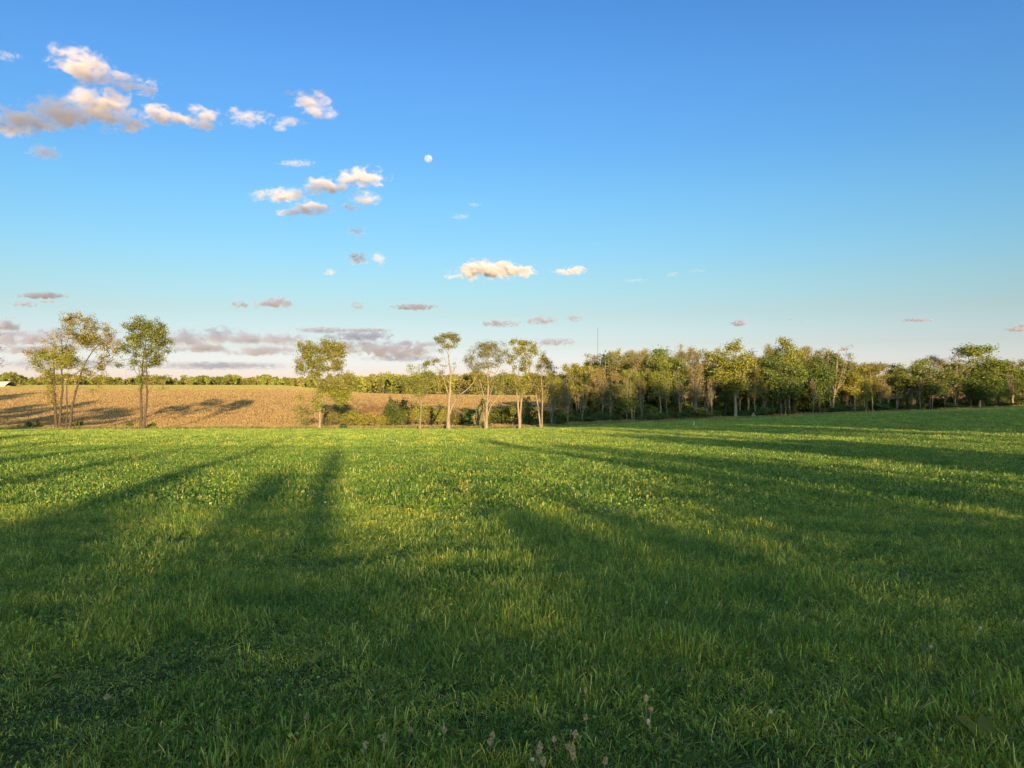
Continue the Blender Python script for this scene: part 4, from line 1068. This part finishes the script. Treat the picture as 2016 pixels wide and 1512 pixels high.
dock(1405, 1290, .12, 806, 'leafy weed between the white clovers in the right foreground', 5)
def stalk_weed(px, py, hpx, seed, label):
    x, y, z = on_meadow(px, py); rs = np.random.RandomState(seed); h = hpx / F * y; root = empty('tall_weed', (x, y, z))
    P = []; 
    for k in range(5):
        tx, ty = rs.normal(0, .22 * h, 2); P.append(tubes(np.array([[0, 0, -.02], [tx * .5, ty * .5, h * .5], [tx, ty, h * rs.uniform(.7, 1)]]), np.array([-1, 0, 1]), np.array([.006, .005, .004]) * (h / .4) ** .5, 4))
    mesh_obj('stalks', *join(P), M_stemg, root)
    C = np.stack([rs.normal(0, .2 * h, 160), rs.normal(0, .2 * h, 160), rs.uniform(.15, 1, 160) * h], 1); V, f = leaf_quads(rs, C, .045 * h + .012, .35)
    mesh_obj('leaves', V, [f], M_leaf['yellow'], root, attrs={'rnd': ('FACE', rs.rand(160))})
    tag(root, label, 'weed')
stalk_weed(268, 912, 26, 811, 'leggy yellow-green weed in the sunlit left part of the meadow')
stalk_weed(915, 985, 40, 812, 'upright weed tuft on the bright patch in the middle of the meadow')
stalk_weed(1656, 838, 14, 813, 'pale weed standing on the right rise of the meadow near the wood')
stalk_weed(1556, 922, 12, 814, 'dark weed tuft beside the long sunlit band on the right')
stalk_weed(1200, 838, 12, 815, 'weed tuft on the meadow edge left of the pale stake')
def stump(px, py, hpx, wpx, label, mat, seed):
    t = (px - CX) / F; Y = 120.0
    for _ in range(10): Y = float(Yedge(t * Y)) + 1.5
    x = t * Y; z = gz(x, Y); h = hpx / F * Y; w = wpx / F * Y * .5; rs = np.random.RandomState(seed)
    k = 14; V = []
    for j, (f_, g) in enumerate([(0, 1.25), (.2, 1.0), (.6, .85), (.9, .7), (1.0, .55)]):
        for a in range(k):
            th = a / k * 6.283; r = w * g * (1 + .22 * math.sin(th * 3 + seed) + rs.normal(0, .06)); V.append((x * 0 + r * math.cos(th), r * math.sin(th), h * f_ * (1 + (.25 * math.sin(th * 2 + seed) if j > 2 else 0)) - .03))
    V.append((0, 0, h * .8)); F4 = [[j * k + a, j * k + (a + 1) % k, (j + 1) * k + (a + 1) % k, (j + 1) * k + a] for j in range(4) for a in range(k)]
    F3 = [[4 * k + a, 4 * k + (a + 1) % k, 5 * k] for a in range(k)]
    o = mesh_obj('stump', np.array(V, float), [np.array(F4), np.array(F3)], mat); o.location = (x, Y, z)
    tag(o, label, 'stump')
stump(1011, 838, 11, 6, 'broken grey stump leaning at the foot of the clumped tree', M_bark, 3)
stump(1483, 823, 9, 7, 'pale broken stump at the front of the tall middle wood', M_bark_pale, 5)
stump(936, 838, 4, 5, 'low cut stump on the tan strip left of the clumped tree', M_wood_old, 8)
def stake(px, pyb, hpx, label):
    x, y, z = on_meadow(px, pyb); h = hpx / F * y
    V, f = box(-.03, .03, -.03, .03, -.05, h); V2, f2 = box(-.022, .022, -.022, .022, h, h + .03)
    o = mesh_obj('stake', *join([(V, f), (V2, f2)]), M_post); o.location = (x, y, z); o.rotation_euler = (.05, .04, .6)
    tag(o, label, 'stake')
stake(1366, 839, 9, 'thin pale wooden stake at the meadow edge in front of the wood')
stake(969, 843, 5, 'short pale stake right of the vase-shaped tree foot')
# weeds at the meadow edge on the left
for i, (px, yt, w) in enumerate([(55, 827, 16), (75, 829, 12), (155, 826, 16), (255, 831, 12), (298, 832, 14), (640, 836, 16), (675, 838, 14), (880, 840, 10)]):
    shrub('edge_weed', f'low green weed clump at the left meadow edge, {ORD[i]} along the edge from the left', px, yt, w, 106.5 + (i % 3), 'green' if i % 3 else 'dark', 850 + i, 70, 9, .07, M_stemg, 'weed clumps along the meadow edge', 'weed', 4)

# ------------------------------------------------------------------ grass (stuff): instanced patches of blades
def m_grass():
    m, n, l = new_mat('grass_blade')
    a = n.new('ShaderNodeAttribute'); a.attribute_name = 'rnd'
    g = n.new('ShaderNodeNewGeometry'); oi = n.new('ShaderNodeObjectInfo')
    P = g.outputs['Position']
    r = ramp(n, [(0.0, (0.026, 0.072, 0.010)), (0.35, (0.078, 0.160, 0.027)), (0.65, (0.180, 0.258, 0.046)), (0.88, (0.34, 0.365, 0.080)), (0.955, (0.42, 0.42, 0.15)), (0.975, (0.46, 0.39, 0.20)), (1.0, (0.55, 0.48, 0.30))])
    l.new(a.outputs['Fac'], r.inputs[0])
    f1 = noise(n, l, mapping(n, l, P, (0.7, 1.0, 0.0)), 1.1, 4, 0.65)
    r1 = ramp(n, [(0.30, (0.50, 0.68, 0.66)), (0.5, (1, 1, 1)), (0.66, (1.50, 1.22, 0.95))]); l.new(f1, r1.inputs[0])
    c = mixc(n, l, r.outputs[0], r1.outputs[0], 1.0, 'MULTIPLY')
    r2 = ramp(n, [(0, (0.58, 0.70, 0.66)), (0.55, (1, 1, 1)), (1, (1.45, 1.25, 1.0))]); l.new(oi.outputs['Random'], r2.inputs[0])
    c = mixc(n, l, c, r2.outputs[0], 1.0, 'MULTIPLY')
    leaf_shader(n, l, c, 0.30, 0.45, 0.25)
    return m
M_grass = m_grass()
def blades(rs, n, rad, hm, wid, segs, lean=0.75, hv=0.42, tipw=0.5):
    r = rad * np.sqrt(rs.rand(n)) * 1.0; a = rs.rand(n) * 6.283
    x, y = r * np.cos(a), r * np.sin(a)
    # tussocks inside the patch
    k = max(3, n // 13); cx, cyy = rad * rs.uniform(-.8, .8, k), rad * rs.uniform(-.8, .8, k)
    ix = rs.randint(0, k, n); tus = rs.rand(n) < 0.82
    s = rad * 0.075 + 0.008
    x = np.where(tus, cx[ix] + rs.normal(0, s, n), x); y = np.where(tus, cyy[ix] + rs.normal(0, s, n), y)
    th = rs.uniform(.45, 1.6, k)
    h = hm * np.clip(rs.normal(1, hv, n), .3, 1.5) * np.where(tus, th[ix], .6)
    la = np.where(tus, np.arctan2(y - cyy[ix], x - cx[ix]) + rs.normal(0, .8, n), rs.rand(n) * 6.283)
    ll = np.abs(rs.normal(0, lean, n)) * h
    flop = rs.rand(n) < 0.14; ll = np.where(flop, h * 1.3, ll); hz = np.where(flop, h * .45, h)
    dx, dy = np.cos(la), np.sin(la)
    fa = rs.rand(n) * 3.1416; wx, wy = np.cos(fa), np.sin(fa)
    w = wid * rs.uniform(.6, 1.4, n)
    lev = np.linspace(0, 1, segs + 1)
    V = np.zeros((n, (segs + 1) * 2, 3))
    for j, t in enumerate(lev):
        px = x + dx * ll * t ** 1.8; py = y + dy * ll * t ** 1.8; pz = hz * (t - 0.12 * t * t * (ll / np.maximum(h, 1e-3)).clip(0, 1)) - 0.01
        ww = w * (1 - (1 - tipw) * t ** 1.5) * .5
        V[:, 2 * j] = np.stack([px - wx * ww, py - wy * ww, pz], 1); V[:, 2 * j + 1] = np.stack([px + wx * ww, py + wy * ww, pz], 1)
    b = np.arange(n)[:, None] * ((segs + 1) * 2)
    f = np.concatenate([np.stack([b[:, 0] + 2 * j, b[:, 0] + 2 * j + 1, b[:, 0] + 2 * j + 3, b[:, 0] + 2 * j + 2], 1) for j in range(segs)])
    tr = rs.rand(k)
    rnd = np.where(tus, .62 * tr[ix] ** 1.1 + .36 * rs.rand(n), rs.rand(n) ** 1.3) * 1.0
    rnd = np.where(rs.rand(n) < 0.035, rs.uniform(.92, 1, n), rnd * .95)
    return V.reshape(-1, 3), f, np.tile(rnd, segs)
def broadleaf(rs, n, rad, s):
    """clover and plantain leaves low in the sward"""
    C = np.stack([rs.uniform(-rad, rad, n), rs.uniform(-rad, rad, n), rs.uniform(.02, .09, n)], 1)
    V, f = leaf_quads(rs, C, s, 0.75, 0.75)
    return V, f, rs.uniform(0.0, .55, n)
gcol = bpy.data.collections.new('grass_sources')
def patch(i, n, rad, hm, wid, segs, seed, nb=0, bs=0.012, **kw):
    rs = np.random.RandomState(seed)
    V, f, rn = blades(rs, n, rad, hm, wid, segs, **kw)
    fs = [f]; rr = rn
    if nb:
        V2, f2, r2 = broadleaf(rs, nb, rad, bs); fs.append(f2 + len(V)); V = np.concatenate([V, V2]); rr = np.concatenate([rn, r2])
    o = mesh_obj('patch_%02d' % i, V, fs, M_grass, attrs={'rnd': ('FACE', rr)}, link=False)
    gcol.objects.link(o)
rg = np.random.RandomState(3)
for i in range(8):   # 0-7 close patches
    patch(i, [330, 400, 360, 260, 380, 300, 340, 220][i], 0.26, [.050, .042, .060, .033, .047, .054, .038, .030][i], 0.0054, 3, 500 + i, [10, 14, 5, 22, 12, 10, 18, 30][i], 0.010)
for i in range(8, 13):   # middle distance
    patch(i, [420, 460, 380, 440, 400][i - 8], 0.62, [.062, .050, .068, .046, .056][i - 8], 0.0105, 2, 500 + i, [30, 60, 20, 80, 40][i - 8], 0.02)
for i in range(13, 18):  # far
    patch(i, [420, 460, 400, 430, 440][i - 13], 1.35, [.065, .055, .07, .05, .06][i - 13], 0.02, 2, 500 + i, 0, .02, lean=.6)
def ring(y0, y1, sp, i0, i1, seed):
    rs = np.random.RandomState(seed)
    ys = np.arange(y0, y1, sp); P = []
    for yy in ys:
        hw = 0.80 * max(yy, 0) + 9.0
        xs = np.arange(-hw, hw, sp)
        P.append(np.stack([xs + rs.uniform(-.5, .5, len(xs)) * sp, yy + rs.uniform(-.5, .5, len(xs)) * sp], 1))
    P = np.concatenate(P)
    X, Y = P[:, 0], P[:, 1]
    ok = (Y < Yedge(X) + 0.6)
    hole = vnoise(X * 2.4 + 11, Y * 2.9 + 5) * .6 + vnoise(X * .8 + 1, Y * .8 + 90) * .4
    ok &= hole > .25
    X, Y = X[ok], Y[ok]
    Z = zt(X, Y)
    big = vnoise(X * .45 + 3, Y * .45 + 8); mid = vnoise(X * 1.7 + 50, Y * 1.7 + 20)
    rows = 0.5 + 0.5 * np.sin((Y + 0.05 * X + 1.2 * vnoise(X * .15, Y * .15)) * 6.283 / 2.6)
    s = 0.50 + 0.3 * big + 0.7 * mid + 0.36 * rows * ss(Y, 6, 20)
    sz = s * rs.uniform(.8, 1.2, len(X))
    # short or thin sward picks the leafy low patches
    order = np.clip((1 - (big * .5 + mid * .5)) * 1.6 - .3 + rs.normal(0, .22, len(X)), 0, .999)
    nn = i1 - i0 + 1
    hs = [.10, .085, .12, .06, .095, .11, .07, .05] if i0 == 0 else [0] * nn
    rank = np.argsort(-np.array(hs)) if i0 == 0 else np.arange(nn)
    idx = i0 + (rank[(order * nn).astype(int)] if i0 == 0 else rs.randint(0, nn, len(X)))
    return X, Y, Z, sz, rs.rand(len(X)) * 6.283, idx
rings = [ring(-3.0, 13.5, 0.165, 0, 7, 1), ring(13.2, 42, 0.46, 8, 12, 2), ring(41, 200, 1.0, 13, 17, 3)]
GX, GY, GZ, GS, GR, GI = [np.concatenate([r[i] for r in rings]) for i in range(6)]
gm = bpy.data.meshes.new('grass'); gm.vertices.add(len(GX))
gm.vertices.foreach_set('co', np.stack([GX, GY, GZ], 1).astype(np.float32).ravel())
for nm, arr, ty in (('sz', GS, 'FLOAT'), ('rot', GR, 'FLOAT')):
    a = gm.attributes.new(nm, ty, 'POINT'); a.data.foreach_set('value', arr.astype(np.float32))
a = gm.attributes.new('pick', 'INT', 'POINT'); a.data.foreach_set('value', GI.astype(np.int32))
grass = bpy.data.objects.new('grass', gm); COL.objects.link(grass)
ng = bpy.data.node_groups.new('grass_nodes', 'GeometryNodeTree')
ng.interface.new_socket('Geometry', in_out='INPUT', socket_type='NodeSocketGeometry')
ng.interface.new_socket('Geometry', in_out='OUTPUT', socket_type='NodeSocketGeometry')
N, L = ng.nodes, ng.links
gi = N.new('NodeGroupInput'); go = N.new('NodeGroupOutput')
ci = N.new('GeometryNodeCollectionInfo'); ci.inputs['Collection'].default_value = gcol
ci.inputs['Separate Children'].default_value = True; ci.inputs['Reset Children'].default_value = True
iop = N.new('GeometryNodeInstanceOnPoints'); iop.inputs['Pick Instance'].default_value = True
def named(nm, ty):
    q = N.new('GeometryNodeInputNamedAttribute'); q.data_type = ty; q.inputs['Name'].default_value = nm; return q.outputs['Attribute']
cr_ = N.new('ShaderNodeCombineXYZ'); cs_ = N.new('ShaderNodeCombineXYZ')
L.new(named('rot', 'FLOAT'), cr_.inputs['Z'])
sza = named('sz', 'FLOAT'); L.new(sza, cs_.inputs['Z']); cs_.inputs['X'].default_value = 1; cs_.inputs['Y'].default_value = 1
L.new(gi.outputs[0], iop.inputs['Points']); L.new(ci.outputs[0], iop.inputs['Instance'])
L.new(named('pick', 'INT'), iop.inputs['Instance Index'])
L.new(cr_.outputs[0], iop.inputs['Rotation']); L.new(cs_.outputs[0], iop.inputs['Scale'])
L.new(iop.outputs[0], go.inputs[0])
md = grass.modifiers.new('grass', 'NODES'); md.node_group = ng
tag(grass, 'short green mown grass covering the meadow', None, None, 'stuff')
